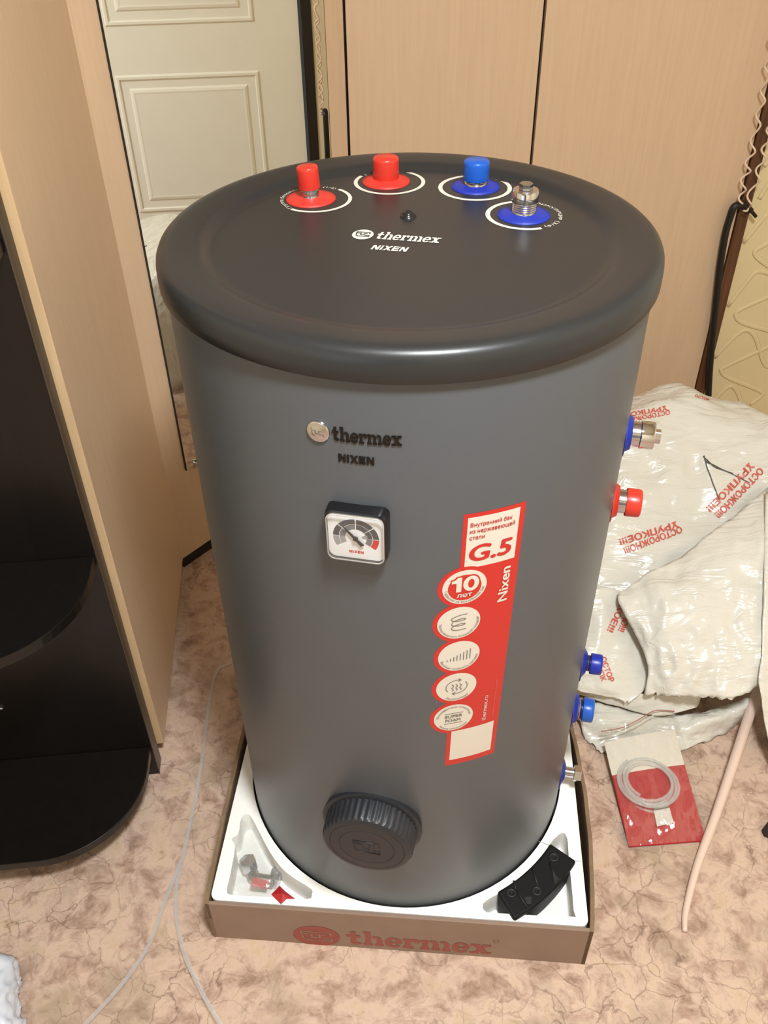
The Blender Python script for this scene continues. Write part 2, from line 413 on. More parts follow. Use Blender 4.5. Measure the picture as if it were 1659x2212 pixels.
# ------------------------------------------------------------------ room shell
def slab(name, pts, up, M, parent=None, **kw):
    mb = MB(); mb.prism(pts, up); return mb.build(name, M, parent, **kw)
UL, UR, VB, VF, ZC = -1.35, 1.46, -2.05, 1.183, 2.56
slab('floor', [UV(UL - .1, VB - .1), UV(UR + .1, VB - .1), UV(UR + .1, 1.9), UV(UL - .1, 1.9)], (0, 0, -.06), M_floor, kind='structure')
slab('ceiling', [UV(UL - .1, VB - .1, ZC), UV(UR + .1, VB - .1, ZC), UV(UR + .1, 1.9, ZC), UV(UL - .1, 1.9, ZC)], (0, 0, .06), M_ceil, kind='structure')
wall_back = slab('wall_back', [UV(1.035, VF), UV(UR, VF), UV(UR, VF + .08), UV(1.035, VF + .08)], (0, 0, ZC), M_wall, kind='structure')
slab('wall_niche', [UV(UL, 1.82), UV(1.035, 1.82), UV(1.035, 1.9), UV(UL, 1.9)], (0, 0, ZC), M_wallpl, kind='structure')
slab('wall_left', [UV(UL - .08, VB), UV(UL, VB), UV(UL, 1.82), UV(UL - .08, 1.82)], (0, 0, ZC), M_wallpl, kind='structure')
# wall behind the camera with a window opening added for the cool fill light
wb = MB()
for (u0, u1, z0, z1) in ((UL, -1.15, 0, ZC), (-.05, UR, 0, ZC), (-1.15, -.05, 0, .75), (-1.15, -.05, 1.95, ZC)):
    wb.box(UV(u0, VB - .08, z0), EX * (u1 - u0), EY * .08, EZ * (z1 - z0))
wb.build('wall_front', M_wallpl, kind='structure')
wf = MB()
for (u0, u1, z0, z1) in ((-1.15, -1.10, .75, 1.95), (-.10, -.05, .75, 1.95), (-1.10, -.10, .75, .80), (-1.10, -.10, 1.90, 1.95), (-.62, -.58, .80, 1.90)):
    wf.box(UV(u0, VB - .06, z0), EX * (u1 - u0), EY * .05, EZ * (z1 - z0))
win = wf.build('fill_window', M_door, kind='structure')  # unseen window, added to go with the cool fill light
pg = MB()
pg.box(UV(-1.10, VB - .04, .80), EX * .48, EY * .006, EZ * 1.10)
pg.build('pane', film('fill_window_glass', bumps=0.0), win)
pg = MB(); pg.box(UV(-.58, VB - .04, .80), EX * .48, EY * .006, EZ * 1.10); pg.build('pane', bpy.data.materials['fill_window_glass'], win)
# right wall with the white door
DV0, DV1, DZ = .285, 1.090, 2.02
wr = MB()
for (v0, v1, z0, z1) in ((VB, DV0 - .04, 0, ZC), (DV0 - .04, 1.262, DZ + .03, ZC), (1.138, 1.262, 0, DZ + .03)):
    wr.box(UV(UR, v0, z0), EX * .08, EY * (v1 - v0), EZ * (z1 - z0))
wr.build('wall_right', M_wallpl, kind='structure')
door = MB(); door.box(UV(UR + .012, DV0, .006), EX * .03, EY * (DV1 - DV0), EZ * (DZ - .006))
door = door.build('door_1', M_door, kind='structure')
def door_panel(v0, v1, z0, z1):
    """moulded panel: bead, sunk groove, raised field, on the face u = UR+.012 looking to -u"""
    prof = [(0, .0), (.006, -.006), (.014, -.006), (.024, .009), (.034, .009), (.052, -.005), (.06, -.007), (.066, -.006)]
    mb = MB(); rings = []
    for d, h in prof:
        u = UR + .0122 + h
        rings.append([UV(u, v0 + d, z0 + d), UV(u, v1 - d, z0 + d), UV(u, v1 - d, z1 - d), UV(u, v0 + d, z1 - d)])
    for a, b in zip(rings, rings[1:]):
        for k in range(4): mb.poly([a[k], a[(k + 1) % 4], b[(k + 1) % 4], b[k]])
    mb.poly(rings[-1])
    mb.build('door_panel', M_door, door, recalc=True, weld=True)
# the slab is sunk a little so that the mouldings stand in it
door_panel(.405, .933, .20, .708)
door_panel(.405, .933, .868, 1.86)
fr = MB()
fr.box(UV(UR - .004, 1.102, 0), EX * .06, EY * .036, EZ * (DZ + .03)); fr.box(UV(UR - .004, DV0 - .04, 0), EX * .06, EY * .036, EZ * (DZ + .03))
fr.box(UV(UR - .004, DV0 - .04, DZ), EX * .06, EY * (1.138 - DV0 + .04), EZ * .03)
fr.build('trim_1', M_dark, kind='structure')
# embossed loops on the wallpaper
loops = [[(1659, 460), (1605, 525)], [(1690, 500), (1659, 525), (1634, 540), (1631, 549), (1640, 560), (1659, 574), (1690, 590)],
         [(1690, 600), (1659, 590), (1640, 587), (1625, 595), (1572, 662)],
         [(1700, 622), (1659, 642), (1600, 669), (1590, 682), (1605, 698), (1659, 714), (1700, 728)],
         [(1543, 773), (1592, 724), (1614, 714), (1631, 727), (1642, 760), (1650, 783), (1662, 792), (1700, 780)],
         [(1700, 732), (1659, 750), (1569, 792), (1559, 802), (1575, 817), (1640, 844), (1646, 855), (1620, 875)],
         [(1536, 872), (1566, 842), (1582, 835), (1595, 851), (1604, 880), (1618, 900)],
         [(1640, 430), (1659, 400), (1690, 370)], [(1650, 360), (1675, 330), (1720, 310)]]
rel = MB()
for lp in loops:
    P = [at_plane(x, y, UV(1.1, VF - .0005), EY) for x, y in lp]
    rel.tube(catmull(P, 6), .0065, 8)
    for du, dz in ((.20, .03), (.04, .72), (.22, .75), (.06, 1.4)):
        Q = [p + EX * du + EZ * dz for p in P]
        if all(q.dot(EX) < UR - .02 and q.z < ZC - .05 for q in Q): rel.tube(catmull(Q, 5), .0065, 6)
for i in range(len(rel.v)):       # flatten to a low relief
    p = Vector(rel.v[i]); d = p.dot(EY) - (VF - .0005); p -= EY * d * .72; rel.v[i] = tuple(p)
rel.build('embossed_loops', M_wall, wall_back, smooth=True)

# lamp on the ceiling (out of view): a shallow opal bowl that gives the light
lamp = empty('ceiling_lamp', LAMP_POS, 'round opal ceiling lamp above the water heater', 'lamp')
mb = MB(); mb.lathe([(0, .05), (.16, .05), (.165, .03), (.17, 0), (.165, -.004), (0, -.004)], LAMP_POS + Vector((0, 0, .01)), EZ, 48); mb.build('base_plate', M_white, lamp, smooth=True)
Me = bpy.data.materials.new('lamp_glow'); Me.use_nodes = True; _b = Me.node_tree.nodes['Principled BSDF']; _b.inputs['Emission Color'].default_value = (1, .82, .6, 1); _b.inputs['Emission Strength'].default_value = 6
mb = MB(); mb.lathe([(.165, 0), (.16, -.03), (.13, -.055), (.07, -.07), (0, -.075)], LAMP_POS, EZ, 48); mb.build('shade', Me, lamp, smooth=True)

# ------------------------------------------------------------------ corner wardrobe on the left, with mirror door
CO = Vector((-.560, .630, 0)); AL = radians(37.5)
MD = Vector((sin(AL), cos(AL), 0)); MN = Vector((cos(AL), -sin(AL), 0))
PF = at_z(354, 1604, .037); PF.z = 0; PD = (CO - PF).normalized(); PN = Vector((PD.y, -PD.x, 0))
cw = empty('corner_wardrobe', (CO + PF) / 2, 'beech corner wardrobe with a diagonal mirror door, behind the black shelf unit', 'wardrobe')
WH = 2.2
mb = MB(); mb.prism([PF + EZ * .037, CO + EZ * .037, CO - PN * .025 + EZ * .037, PF - PN * .025 + EZ * .037], (0, 0, WH - .03)); mb.build('side_panel', M_wood, cw, label='tall beech side panel')
mb = MB(); mb.prism([PF - PD * .0012 + EZ * .037, PF + EZ * .037, PF - PN * .025 + EZ * .037, PF - PN * .025 - PD * .0012 + EZ * .037], (0, 0, WH - .03)); mb.build('edge_band', M_edge, cw, label='pale edge band on the side panel')
mb = MB(); mb.box(PF + PD * .03 - PN * .045, PD * .50, PN * .012, EZ * .036); mb.build('panel_shade_strip', M_kick, cw, label='black strip for the shade under the side panel')  # black strip stands in for the shadow gap below the panel
mb = MB(); mb.box(CO + EZ * .037 - MN * .02, MD * .672, MN * .02, EZ * (WH - .03)); mb.build('door', M_wood, cw, label='diagonal beech door carrying the mirror')
mb = MB(); mb.box(CO - MN * .03 + MD * .004, MD * .668, MN * .022, EZ * .036); mb.build('kick_plate', M_kick, cw, label='black kick plate')
mb = MB(); mb.box(CO + MD * .058 + EZ * .279 + MN * .0002, MD * .552, MN * .004, EZ * 1.75)
Mm = bpy.data.materials.new('mirror_glass'); Mm.use_nodes = True; _b = Mm.node_tree.nodes['Principled BSDF']
_b.inputs['Base Color'].default_value = (.94, .95, .91, 1); _b.inputs['Metallic'].default_value = 1; _b.inputs['Roughness'].default_value = .0
mirror = mb.build('mirror', Mm, cw, label='tall mirror on the diagonal door')
mb = MB(); mb.box(CO + MD * .056 + EZ * .277 + MN * .0001, MD * .002, MN * .0046, EZ * 1.752); mb.build('mirror_edge', M_dark, mirror)
cp = CO + MD * .088 + EZ * .281 + MN * .004
mb = MB(); mb.box(cp - MD * .008 - EZ * .010, MD * .016, MN * .0035, EZ * .016); mb.lathe([(0, .010), (.004, .009), (.0055, .006), (.006, 0)], cp + EZ * .002 + MN * .002, MN, 16)
mb.build('mirror_clip', M_chrome, mirror, smooth=False)

# ------------------------------------------------------------------ tall wardrobe behind the tank
G = at_plane(752, 340, CO, MN)
gu, gv = G.dot(EX), G.dot(EY)
g2 = at_plane(1147, 355, G, EY).dot(EX); g3 = at_plane(1500, 840, G, EY).dot(EX)
wd = empty('wardrobe', UV(.5, gv, 0), 'tall beech wardrobe with two plain doors behind the water heater', 'wardrobe')
mb = MB(); mb.box(UV(gu + .004, gv + .022, 0), EX * (g3 - gu - .006), EY * .50, EZ * (WH + .04)); mb.build('carcass', M_kick, wd, label='dark carcass seen in the door gaps')
mb = MB(); mb.box(UV(gu + .006, gv, .06), EX * (g2 - gu - .0095), EY * .018, EZ * WH); mb.build('door', M_wood, wd, bevel=.001)
mb = MB(); mb.box(UV(g2 + .0035, gv, .06), EX * (g3 - g2 - .0035), EY * .018, EZ * WH); mb.build('door', M_wood, wd, bevel=.001)
mb = MB(); mb.box(UV(gu + .02, gv + .02, 0), EX * .97, EY * .012, EZ * .058); mb.build('kick_plate', M_kick, wd)
mb = MB(); mb.box(UV(g3 + .0025, gv - .006, .0), EX * .029, EY * .022, EZ * 2.2)
tag(mb.build('wooden_batten', M_wooddark, bevel=.0015), 'upright dark brown wooden batten between wardrobe and wallpaper', 'batten')

# black strap hooked at the batten, and curly ribbon
VS = UV(1.0, gv - .020)
def on_strap(x, y, dv=0.0): return at_plane(x, y, VS + EY * dv, EY)
P = [on_strap(*q) for q in [(1633, 468), (1622, 455), (1612, 446), (1598, 443), (1585, 448), (1577, 470), (1567, 505), (1556, 570), (1548, 640), (1540, 720), (1533, 800), (1530, 860), (1527, 920)]]
mb = MB(); mb.tube(catmull(P, 5), [.0045] * 5 + [.0075] * 5 + [.0092] * 200, 10)
tag(mb.build('black_hose', mat('black_rubber', (18, 17, 16), .45), smooth=True), 'black hose hooked at its top, leaning on the brown batten', 'hose')
M_rib = mat('pale_ribbon', (232, 206, 180), .45)
def ribbon(pts, name, label, ext):
    P = [on_strap(x, y, -.010) for x, y in pts]
    k = P[-1] - P[-3]
    for i in range(ext): P.append(P[-2] + k + EX * random.uniform(-.002, .002))
    P = catmull(P, 6)
    for i in range(len(P)): P[i] = P[i] - EY * (.006 * sin(i * .55))
    mb = MB(); mb.tube(P, .0026, 6)
    return tag(mb.build(name, M_rib, smooth=True), label, 'ribbon', 'curly ribbons at the batten')
ribbon([(1604, 440), (1596, 430), (1610, 411), (1601, 392), (1619.5, 370), (1611, 354), (1629, 328), (1623, 306), (1640, 271), (1635, 249), (1650, 217), (1645, 196)], 'curly_ribbon', 'curly pale ribbon strand nearer the wardrobe door, above the black hose', 22)
ribbon([(1605, 455), (1616, 452), (1622.7, 443), (1615, 424), (1638.6, 392), (1634, 370), (1653, 344), (1646.6, 325), (1662, 300), (1658, 282)], 'curly_ribbon', 'curly pale ribbon strand nearer the embossed wallpaper, above the black hose', 10)

# ------------------------------------------------------------------ black shelf unit on the left
SC = Vector((-.492, .035, 0))
su = empty('shelf_unit', SC - EX * .3, 'black-brown shelf unit with rounded shelves at the left edge', 'shelf')
mb = MB(); mb.box(SC - EX * .62 + EX * .003, EX * .62, EY * .036, EZ * 1.35); mb.build('back_panel', M_black, su, bevel=.0015)
mb = MB(); mb.box(SC + EX * .0025 - EY * .0008, EX * .0012, EY * .004, EZ * 1.35); mb.build('edge_band', mat('brown_edge_band', (70, 60, 54), .35), su)
def shelf_outline(z):
    out = [SC + EX * .0 - EY * .0005, SC - EY * .05]
    for i in range(1, 17):
        t = pi / 2 * i / 16; out.append(SC + EX * (-.17 + .17 * cos(t)) + EY * (-.05 - .17 * sin(t)))
    for i in range(0, 17):
        t = pi / 2 * i / 16; out.append(SC + EX * (-.43 - .17 * sin(t)) + EY * (-.05 - .17 * cos(t)))
    out += [SC + EX * -.6 - EY * .0005]
    return [p + EZ * z for p in out]
for z in (.072, .564, 1.08):
    mb = MB(); mb.prism(shelf_outline(z), (0, 0, .018)); mb.build('shelf', M_black, su, bevel=.0012, seg=2)
mb = MB(); mb.box(SC - EX * .30 - EY * .12 , EX * .02, EY * .12, EZ * .072); mb.build('foot', M_black, su)
mb = MB(); mb.lathe([(0, .004), (.004, .003), (.005, 0)], at_plane(3, 1529, SC, EY) - EY * .0002, -EY, 14); mb.build('screw_cap', M_chrome, su)

# ------------------------------------------------------------------ tray: cardboard + foam
TY = -.0496; FX = Vector((cos(TY), sin(TY), 0)); FY = Vector((-FX.y, FX.x, 0)); TC = Vector((.0032, .0118, 0))
def T(a, b, z=0.0): return TC + FX * a + FY * b + EZ * z
HW = .312; HT = .113
tray = empty('cardboard_tray', TC, 'low brown cardboard tray with red printed brand name under the heater', 'tray')
mb = MB(); mb.box(T(-HW, -HW, 0), FX * 2 * HW, FY * .006, EZ * HT); front = mb.build('front_wall', M_card, tray, bevel=.001)
def side_wall(sg):
    # slightly bowed, ragged, corrugated sheet
    mb = MB(); n = 40; t = .0065
    for i in range(n + 1):
        b = -HW + 2 * HW * i / n
        bow = .012 * sin(pi * min(1, (i / n) * 1.6)) if sg > 0 else .006 * sin(pi * i / n)
        zt = HT + .006 * noise.noise((b * 22, sg * 3.1, 0)) + (.008 if sg > 0 else .010)
        if i == 0: zt = HT
        a = sg * (HW + bow)
        for q in (T(a, b, 0), T(a, b, zt), T(a - sg * t, b, zt), T(a - sg * t, b, 0)): mb.v.append(tuple(q))
    for i in range(n):
        k = 4 * i
        for j in range(3): mb.f.append((k + j, k + j + 1, k + j + 5, k + j + 4))
        mb.f.append((k + 3, k, k + 4, k + 7))
    mb.f.append((0, 1, 2, 3)); mb.f.append((4 * n, 4 * n + 3, 4 * n + 2, 4 * n + 1))
    o = mb.build('side_wall', M_cardin, tray)
    # fluting line along the cut edge
    fl = MB(); pts = []
    for i in range(121):
        b = -HW + .003 + (2 * HW - .006) * i / 120
        fr_ = (b + HW) / (2 * HW)
        bow = .012 * sin(pi * min(1, fr_ * 1.6)) if sg > 0 else .006 * sin(pi * fr_)
        zt = HT + .006 * noise.noise((b * 22, sg * 3.1, 0)) + (.008 if sg > 0 else .010)
        pts.append(T(sg * (HW + bow) - sg * (t / 2 + .0022 * (1 if i % 2 else -1)), b, zt - .001 if i > 3 else HT - .002))
    fl.tube(pts, .0009, 5); fl.build('flute', M_card, o)
side_wall(1); side_wall(-1)
mb = MB(); mb.box(T(-HW, HW - .006, 0), FX * 2 * HW, FY * .006, EZ * (HT + .004)); mb.build('back_wall', M_card, tray)
mb = MB(); mb.box(T(-HW + .004, -HW + .004, .0), FX * (2 * HW - .008), FY * (2 * HW - .008), EZ * .004); mb.build('tray_bottom', M_cardin, tray)
word, ww = slab_word(); nix, nw = nixen()
ftray = lambda x, y: T(x, -HW - .0006, y)
lay(shift(word, -.083, .0125, .2385 / ww, .0315), ftray, 'brand_lettering', M_cardprint, front, label='faded red printed brand name')
lay([[(x, y) for x, y in ell(-.1335, .0315, .0395, .0335, 40)]], ftray, 'brand_emblem', M_cardprint, front, label='faded red oval emblem')
lay(shift(symbol(.075), -.1335, .0315, .0385, .0325), lambda x, y: T(x, -HW - .0010, y), 'emblem_lines', M_card, front)
lay(sum([stroke([(.1625 + .005 * cos(a), .060 + .0045 * sin(a)) for a in [i * pi / 5 for i in range(11)]], .0009)], []), ftray, 'registered_mark', M_cardprint, front)

foam = empty('foam_insert', TC + EZ * .01, 'white foam insert cradling the heater in the cardboard tray', 'foam')
HF = .3045; ZF = .1135
def rrect(h, r, n=6):
    out = []
    for cx, cy, a0 in ((h - r, h - r, 0), (-h + r, h - r, 90), (-h + r, -h + r, 180), (h - r, -h + r, 270)):
        for i in range(n + 1):
            t = radians(a0 + 90 * i / n); out.append((cx + r * cos(t), cy + r * sin(t)))
    return out
pocL = [(-.278, -.121), (-.266, -.133), (-.229, -.192), (-.197, -.228), (-.155, -.254), (-.151, -.264), (-.158, -.273), (-.214, -.271), (-.280, -.269), (-.291, -.260), (-.290, -.230), (-.290, -.184), (-.298, -.169), (-.288, -.158), (-.288, -.130)]
pocR = [(.270, -.145), (.278, -.156), (.276, -.190), (.272, -.281), (.265, -.292), (.151, -.289), (.131, -.287), (.127, -.275), (.142, -.263), (.190, -.238), (.219, -.212), (.246, -.168)]
def smooth_loop(p, n=3):
    P = [Vector((x, y, 0)) for x, y in p]; out = []
    for i in range(len(P)):
        p0, p1, p2, p3 = P[i - 1], P[i], P[(i + 1) % len(P)], P[(i + 2) % len(P)]
        for k in range(n):
            t = k / n
            q = 0.5 * ((2 * p1) + (p2 - p0) * t + (2 * p0 - 5 * p1 + 4 * p2 - p3) * t * t + (3 * p1 - p0 - 3 * p2 + p3) * t ** 3)
            out.append(q)
    return out
outer = [T(a, b) for a, b in rrect(HF, .012)]
hole = [Vector((.2835 * cos(2 * pi * i / 96), .2835 * sin(2 * pi * i / 96), 0)) for i in range(96)]
pockets = [smooth_loop(pocL), smooth_loop(pocR)]
def mirror_back(loop): return [Vector((p.x, .024 - p.y, 0)) for p in loop]
pockets += [mirror_back(pockets[0]), mirror_back(pockets[1])]
bm = bmesh.new()
def ring_edges(loop, z):
    vs = [bm.verts.new((p.x, p.y, z)) for p in loop]
    return vs, [bm.edges.new((vs[i], vs[(i + 1) % len(vs)])) for i in range(len(vs))]
E_all = []; store = []
for lp, zb in [(outer, .005), (hole, .045)] + [(q, .062) for q in pockets]:
    vs, es = ring_edges(lp, ZF); E_all += es
    vb = [bm.verts.new((p.x, p.y, zb)) for p in lp]
    for i in range(len(vs)): bm.faces.new((vs[i], vs[(i + 1) % len(vs)], vb[(i + 1) % len(vs)], vb[i]))
    if zb != .005: bm.faces.new(vb)
bmesh.ops.triangle_fill(bm, edges=E_all, use_beauty=True, use_dissolve=False)
bmesh.ops.recalc_face_normals(bm, faces=bm.faces)
me = bpy.data.meshes.new('foam_block'); bm.to_mesh(me); bm.free()
fo = link('foam_block', me, M_foam, foam)
# thin slit that crosses the rim beside the right pocket
for (x0, y0), (x1, y1) in (((1163, 1817), (1186, 1826)), ((1231, 1858), (1254, 1861))):
    mb = MB(); mb.tube([at_z(x0, y0, ZF) + EZ * .0002, at_z(x1, y1, ZF) + EZ * .0002], .0006, 5); mb.build('slit', mat('slit_grey', (150, 146, 138), .8), foam)

# ------------------------------------------------------------------ water heater
R = .28
wh = empty('water_heater', Vector((0, 0, .047)), 'tall grey cylindrical water heater with charcoal lid standing in foam', 'water heater')
mb = MB(); mb.lathe([(0, .047), (R - .012, .047), (R - .003, .052), (R, .062), (R, 1.10), (0, 1.10)], (0, 0, 0), EZ, 160); body = mb.build('body', M_body, wh, auto=50, label='grey enamelled shell')
lidprof = [(0, 1.1115), (.218, 1.1115), (.224, 1.1118), (.229, 1.1134), (.234, 1.1168), (.239, 1.1192), (.246, 1.1204), (.262, 1.1220), (.270, 1.1226), (.2755, 1.1222), (.2800, 1.1204), (.2835, 1.1172), (.2857, 1.1128), (.2866, 1.107), (.2868, 1.100), (.2867, 1.0890), (.2855, 1.0878), (.2805, 1.0878)]
mb = MB(); mb.lathe(lidprof, (0, 0, 0), EZ, 160); lid = mb.build('lid', M_lid, wh, smooth=True, label='charcoal plastic lid with raised rim')
ZL = 1.1115
LA = radians(-10.3); LX = Vector((cos(LA), sin(LA), 0)); LY = Vector((-sin(LA), cos(LA), 0))
LO = Vector((-.053, .010, 0))
def flid(dz): return lambda x, y: LO + LX * x + LY * y + EZ * (ZL + dz)
lay([ell(0, 0, .0125, .0145, 36)], flid(.0004), 'lid_emblem', M_white, lid, label='white oval emblem')
lay(shift(symbol(.13), 0, 0, .0122, .0140), flid(.0008), 'emblem_lines', M_dimink, lid)
lay(shift([[(x + .22 * y, y) for x, y in p] for p in word], .0155, -.0095, .0745 / ww, .0150), flid(.0004), 'lid_lettering', M_white, lid, label='white italic brand name on the lid')
lay(shift([[(x + .2 * y, y) for x, y in p] for p in nix], .0180, -.0400, .0405 / nw, .0125), flid(.0004), 'model_lettering', M_white, lid, label='white model name on the lid')
mb = MB(); mb.lathe([(.010, 0), (.0095, .0018), (.0070, .0024), (.0068, .0045), (.0055, .0062), (.003, .0058), (.0025, .004), (0, .004)], Vector((-.001, .066, ZL)), EZ, 28); mb.build('screw_plug', M_ink, lid, smooth=True)

def threads(r, h0, h1, n, d=.0008):
    out = []
    for i in range(n):
        a = h0 + (h1 - h0) * i / n; b = h0 + (h1 - h0) * (i + .5) / n
        out += [(r, a), (r - d, b)]
    return out + [(r, h1)]
def capprof(r, h0, h1): return [(r * .98, h0), (r, h0 + .001), (r * .985, h1 - .004), (r * .95, h1 - .0015), (r * .86, h1 - .0002), (0, h1)]
def hexagon(mb, O, A, r, h):
    A = Vector(A).normalized(); X = A.orthogonal().normalized(); Y = A.cross(X); O = Vector(O)
    mb.prism([O + (X * cos(i * pi / 3 + .2) + Y * sin(i * pi / 3 + .2)) * r for i in range(6)], A * h)
def fitting(O, A, rosM, ros_r, pipe_r, pipe_h, cap=None, capM=None, plug=False, label=None, dome=.004, parent=None, rosN=None):
    """rosette part with pipe and cap/plug sub-parts"""
    A = Vector(A).normalized(); O = Vector(O); Nn = Vector(rosN).normalized() if rosN else A
    mb = MB(); mb.lathe([(ros_r, 0), (ros_r, .0012), (ros_r * .8, .0022), (pipe_r * 1.25, dome), (pipe_r * .9, dome + .0004), (0, dome + .0004)], O, Nn, 56)
    ro = mb.build('rosette', rosM, parent or wh, smooth=True, label=label)
    mb = MB(); mb.lathe([(pipe_r, 0)] + threads(pipe_r, .005, pipe_h, 5) + [(pipe_r * .8, pipe_h), (0, pipe_h - .001)], O, A, 40); mb.build('pipe', M_steel, ro, auto=60)
    if cap:
        mb = MB(); mb.lathe(capprof(*cap), O, A, 40); mb.build('cap', capM, ro, smooth=True)
    if plug:
        pr, h0, h1 = plug
        mb = MB(); mb.lathe([(pr * .9, h0), (pr, h0 + .0012), (pr, h1 - .0015), (pr * .93, h1), (0, h1)], O, A, 40); mb.build('plug', M_chrome, ro, auto=45)
        mb = MB(); hexagon(mb, O + A * h1, A, pr * .52, .0075); mb.build('plug_nut', M_steel, ro, bevel=.0006)
    return ro
def top_fit(x, y, **k): return fitting((x, y, ZL), k.pop('A', EZ), parent=wh, rosN=EZ, **k)
f1 = top_fit(-.1245, .1265, A=(-.06, .02, 1), rosM=M_redm, ros_r=.0315, pipe_r=.0112, pipe_h=.022, cap=(.0138, .014, .041), capM=M_red, label='flat red rosette, leftmost on the lid')
f2 = top_fit(-.031, .190, rosM=M_redm, ros_r=.0315, pipe_r=.014, pipe_h=.012, cap=(.0172, .005, .032), capM=M_red, label='red rosette with wide red cap', dome=.0055)
f3 = top_fit(.0855, .1695, rosM=M_bluem, ros_r=.0315, pipe_r=.0145, pipe_h=.014, cap=(.0168, .010, .034), capM=M_blue, label='blue rosette with blue cap')
f4 = top_fit(.1385, .0705, rosM=M_bluem, ros_r=.0320, pipe_r=.0148, pipe_h=.018, plug=(.0160, .016, .031), label='blue rosette with bare metal plug')
def ring(O, r0, r1, a0, a1, name, parent):
    n = 48; mb = MB()
    for i in range(n):
        q = []
        for a, rr in ((i, r0), (i + 1, r0), (i + 1, r1), (i, r1)):
            t = radians(a0 + (a1 - a0) * a / n); q.append(Vector((O[0] + rr * cos(t), O[1] + rr * sin(t), ZL + .0003)))
        mb.poly(q)
    return mb.build(name, M_white, parent, recalc=False)
def arc_text(text, O, r, a_mid, height, fn, name, M, parent, span=None, inward=False):
    """text along a circle; reading clockwise with tops outward unless inward"""
    P = font_polys(text, height, align='CENTER', width=(radians(span) * r if span else None))
    out = []
    for p in P:
        q = []
        for x, y in p:
            if inward: t = radians(a_mid) + x / r; rr = r - y
            else: t = radians(a_mid) - x / r; rr = r + y
            q.append((O[0] + rr * cos(t), O[1] + rr * sin(t)))
        out.append(q)
    return lay(out, fn, name, M, parent)
ftop = lambda x, y: Vector((x, y, ZL + .0004))
ring((-.1185, .1255), .0415, .0462, -128, 52, 'printed_ring', lid)
ring((-.0265, .1875), .0420, .0470, 148, 428, 'printed_ring', lid)
ring((.0845, .1655), .0420, .0475, 95, 398, 'printed_ring', lid)
ring((.1400, .0705), .0420, .0475, 105, 290, 'printed_ring', lid)
arc_text('Группа безопасности (1/2)', (-.1185, .1255), .0405, 143, .0052, ftop, 'ring_lettering', M_white, lid, span=172)
arc_text('ГВС (3/4)', (-.0265, .1875), .0405, 112, .0052, ftop, 'ring_lettering', M_white, lid, span=58)
arc_text('ХВС (3/4)', (.0845, .1655), .0405, 67, .0052, ftop, 'ring_lettering', M_white, lid, span=50)
arc_text('Рециркуляция (3/4)', (.1400, .0705), .0405, 18, .0058, ftop, 'ring_lettering', M_white, lid, span=160)

# side fittings
def side_fit(z, **k):
    t = radians(79); n = Vector((sin(t), -cos(t), 0)); return fitting(n * (R - .001) + EZ * z, n, parent=wh, **k)
side_fit(.880, rosM=M_bluem, ros_r=.030, pipe_r=.0165, pipe_h=.022, plug=(.0178, .018, .036), label='blue rosette with metal plug, topmost on the side', dome=.008)
side_fit(.772, rosM=M_redm, ros_r=.030, pipe_r=.0165, pipe_h=.024, cap=(.0192, .018, .038), capM=M_red, label='red rosette with red cap on the side', dome=.008)
side_fit(.449, rosM=M_bluem, ros_r=.030, pipe_r=.0130, pipe_h=.016, cap=(.0165, .014, .032), capM=mat('navy_plastic', (26, 44, 158), .34), label='blue rosette with dark blue cap, lower side', dome=.008)
side_fit(.337, rosM=M_bluem, ros_r=.032, pipe_r=.0180, pipe_h=.018, cap=(.0200, .016, .034), capM=M_blue, label='blue rosette with bright blue cap, lower side', dome=.008)
s5 = side_fit(.162, rosM=M_bluem, ros_r=.032, pipe_r=.0095, pipe_h=.026, label='blue rosette with bolt, lowest on the side', dome=.008)
t = radians(79); n = Vector((sin(t), -cos(t), 0)); mb = MB(); hexagon(mb, n * (R + .022) + EZ * .162, n, .0150, .013); mb.build('bolt_head', M_steel, s5, bevel=.0008)

# ---- print and badge on the shell
def cyl(s, z, off=.0006):
    a = s / R; return Vector(((R + off) * sin(a), -(R + off) * cos(a), z))
def fcyl(off): return lambda x, y: cyl(x, y, off)
def disc_cyl(cx, cy, rr, off, name, M, parent, n=40, rings=4):
    mb = MB(); prev = None
    for k in range(rings, 0, -1):
        ringp = [(cx + rr * k / rings * cos(2 * pi * i / n), cy + rr * k / rings * sin(2 * pi * i / n)) for i in range(n)]
        if prev:
            for i in range(n): mb.poly([cyl(*prev[i], off), cyl(*prev[(i + 1) % n], off), cyl(*ringp[(i + 1) % n], off), cyl(*ringp[i], off)])
        prev = ringp
    mb.poly([cyl(x, y, off) for x, y in prev])
    return mb.build(name, M, parent, recalc=False, smooth=True)
def rect_cyl(fn, x0, y0, x1, y1, off, name, M, parent, nx=10):
    mb = MB()
    for i in range(nx):
        a = x0 + (x1 - x0) * i / nx; b = x0 + (x1 - x0) * (i + 1) / nx
        mb.poly([cyl(*fn(a, y0), off), cyl(*fn(b, y0), off), cyl(*fn(b, y1), off), cyl(*fn(a, y1), off)])
    return mb.build(name, M, parent, recalc=False, smooth=True)
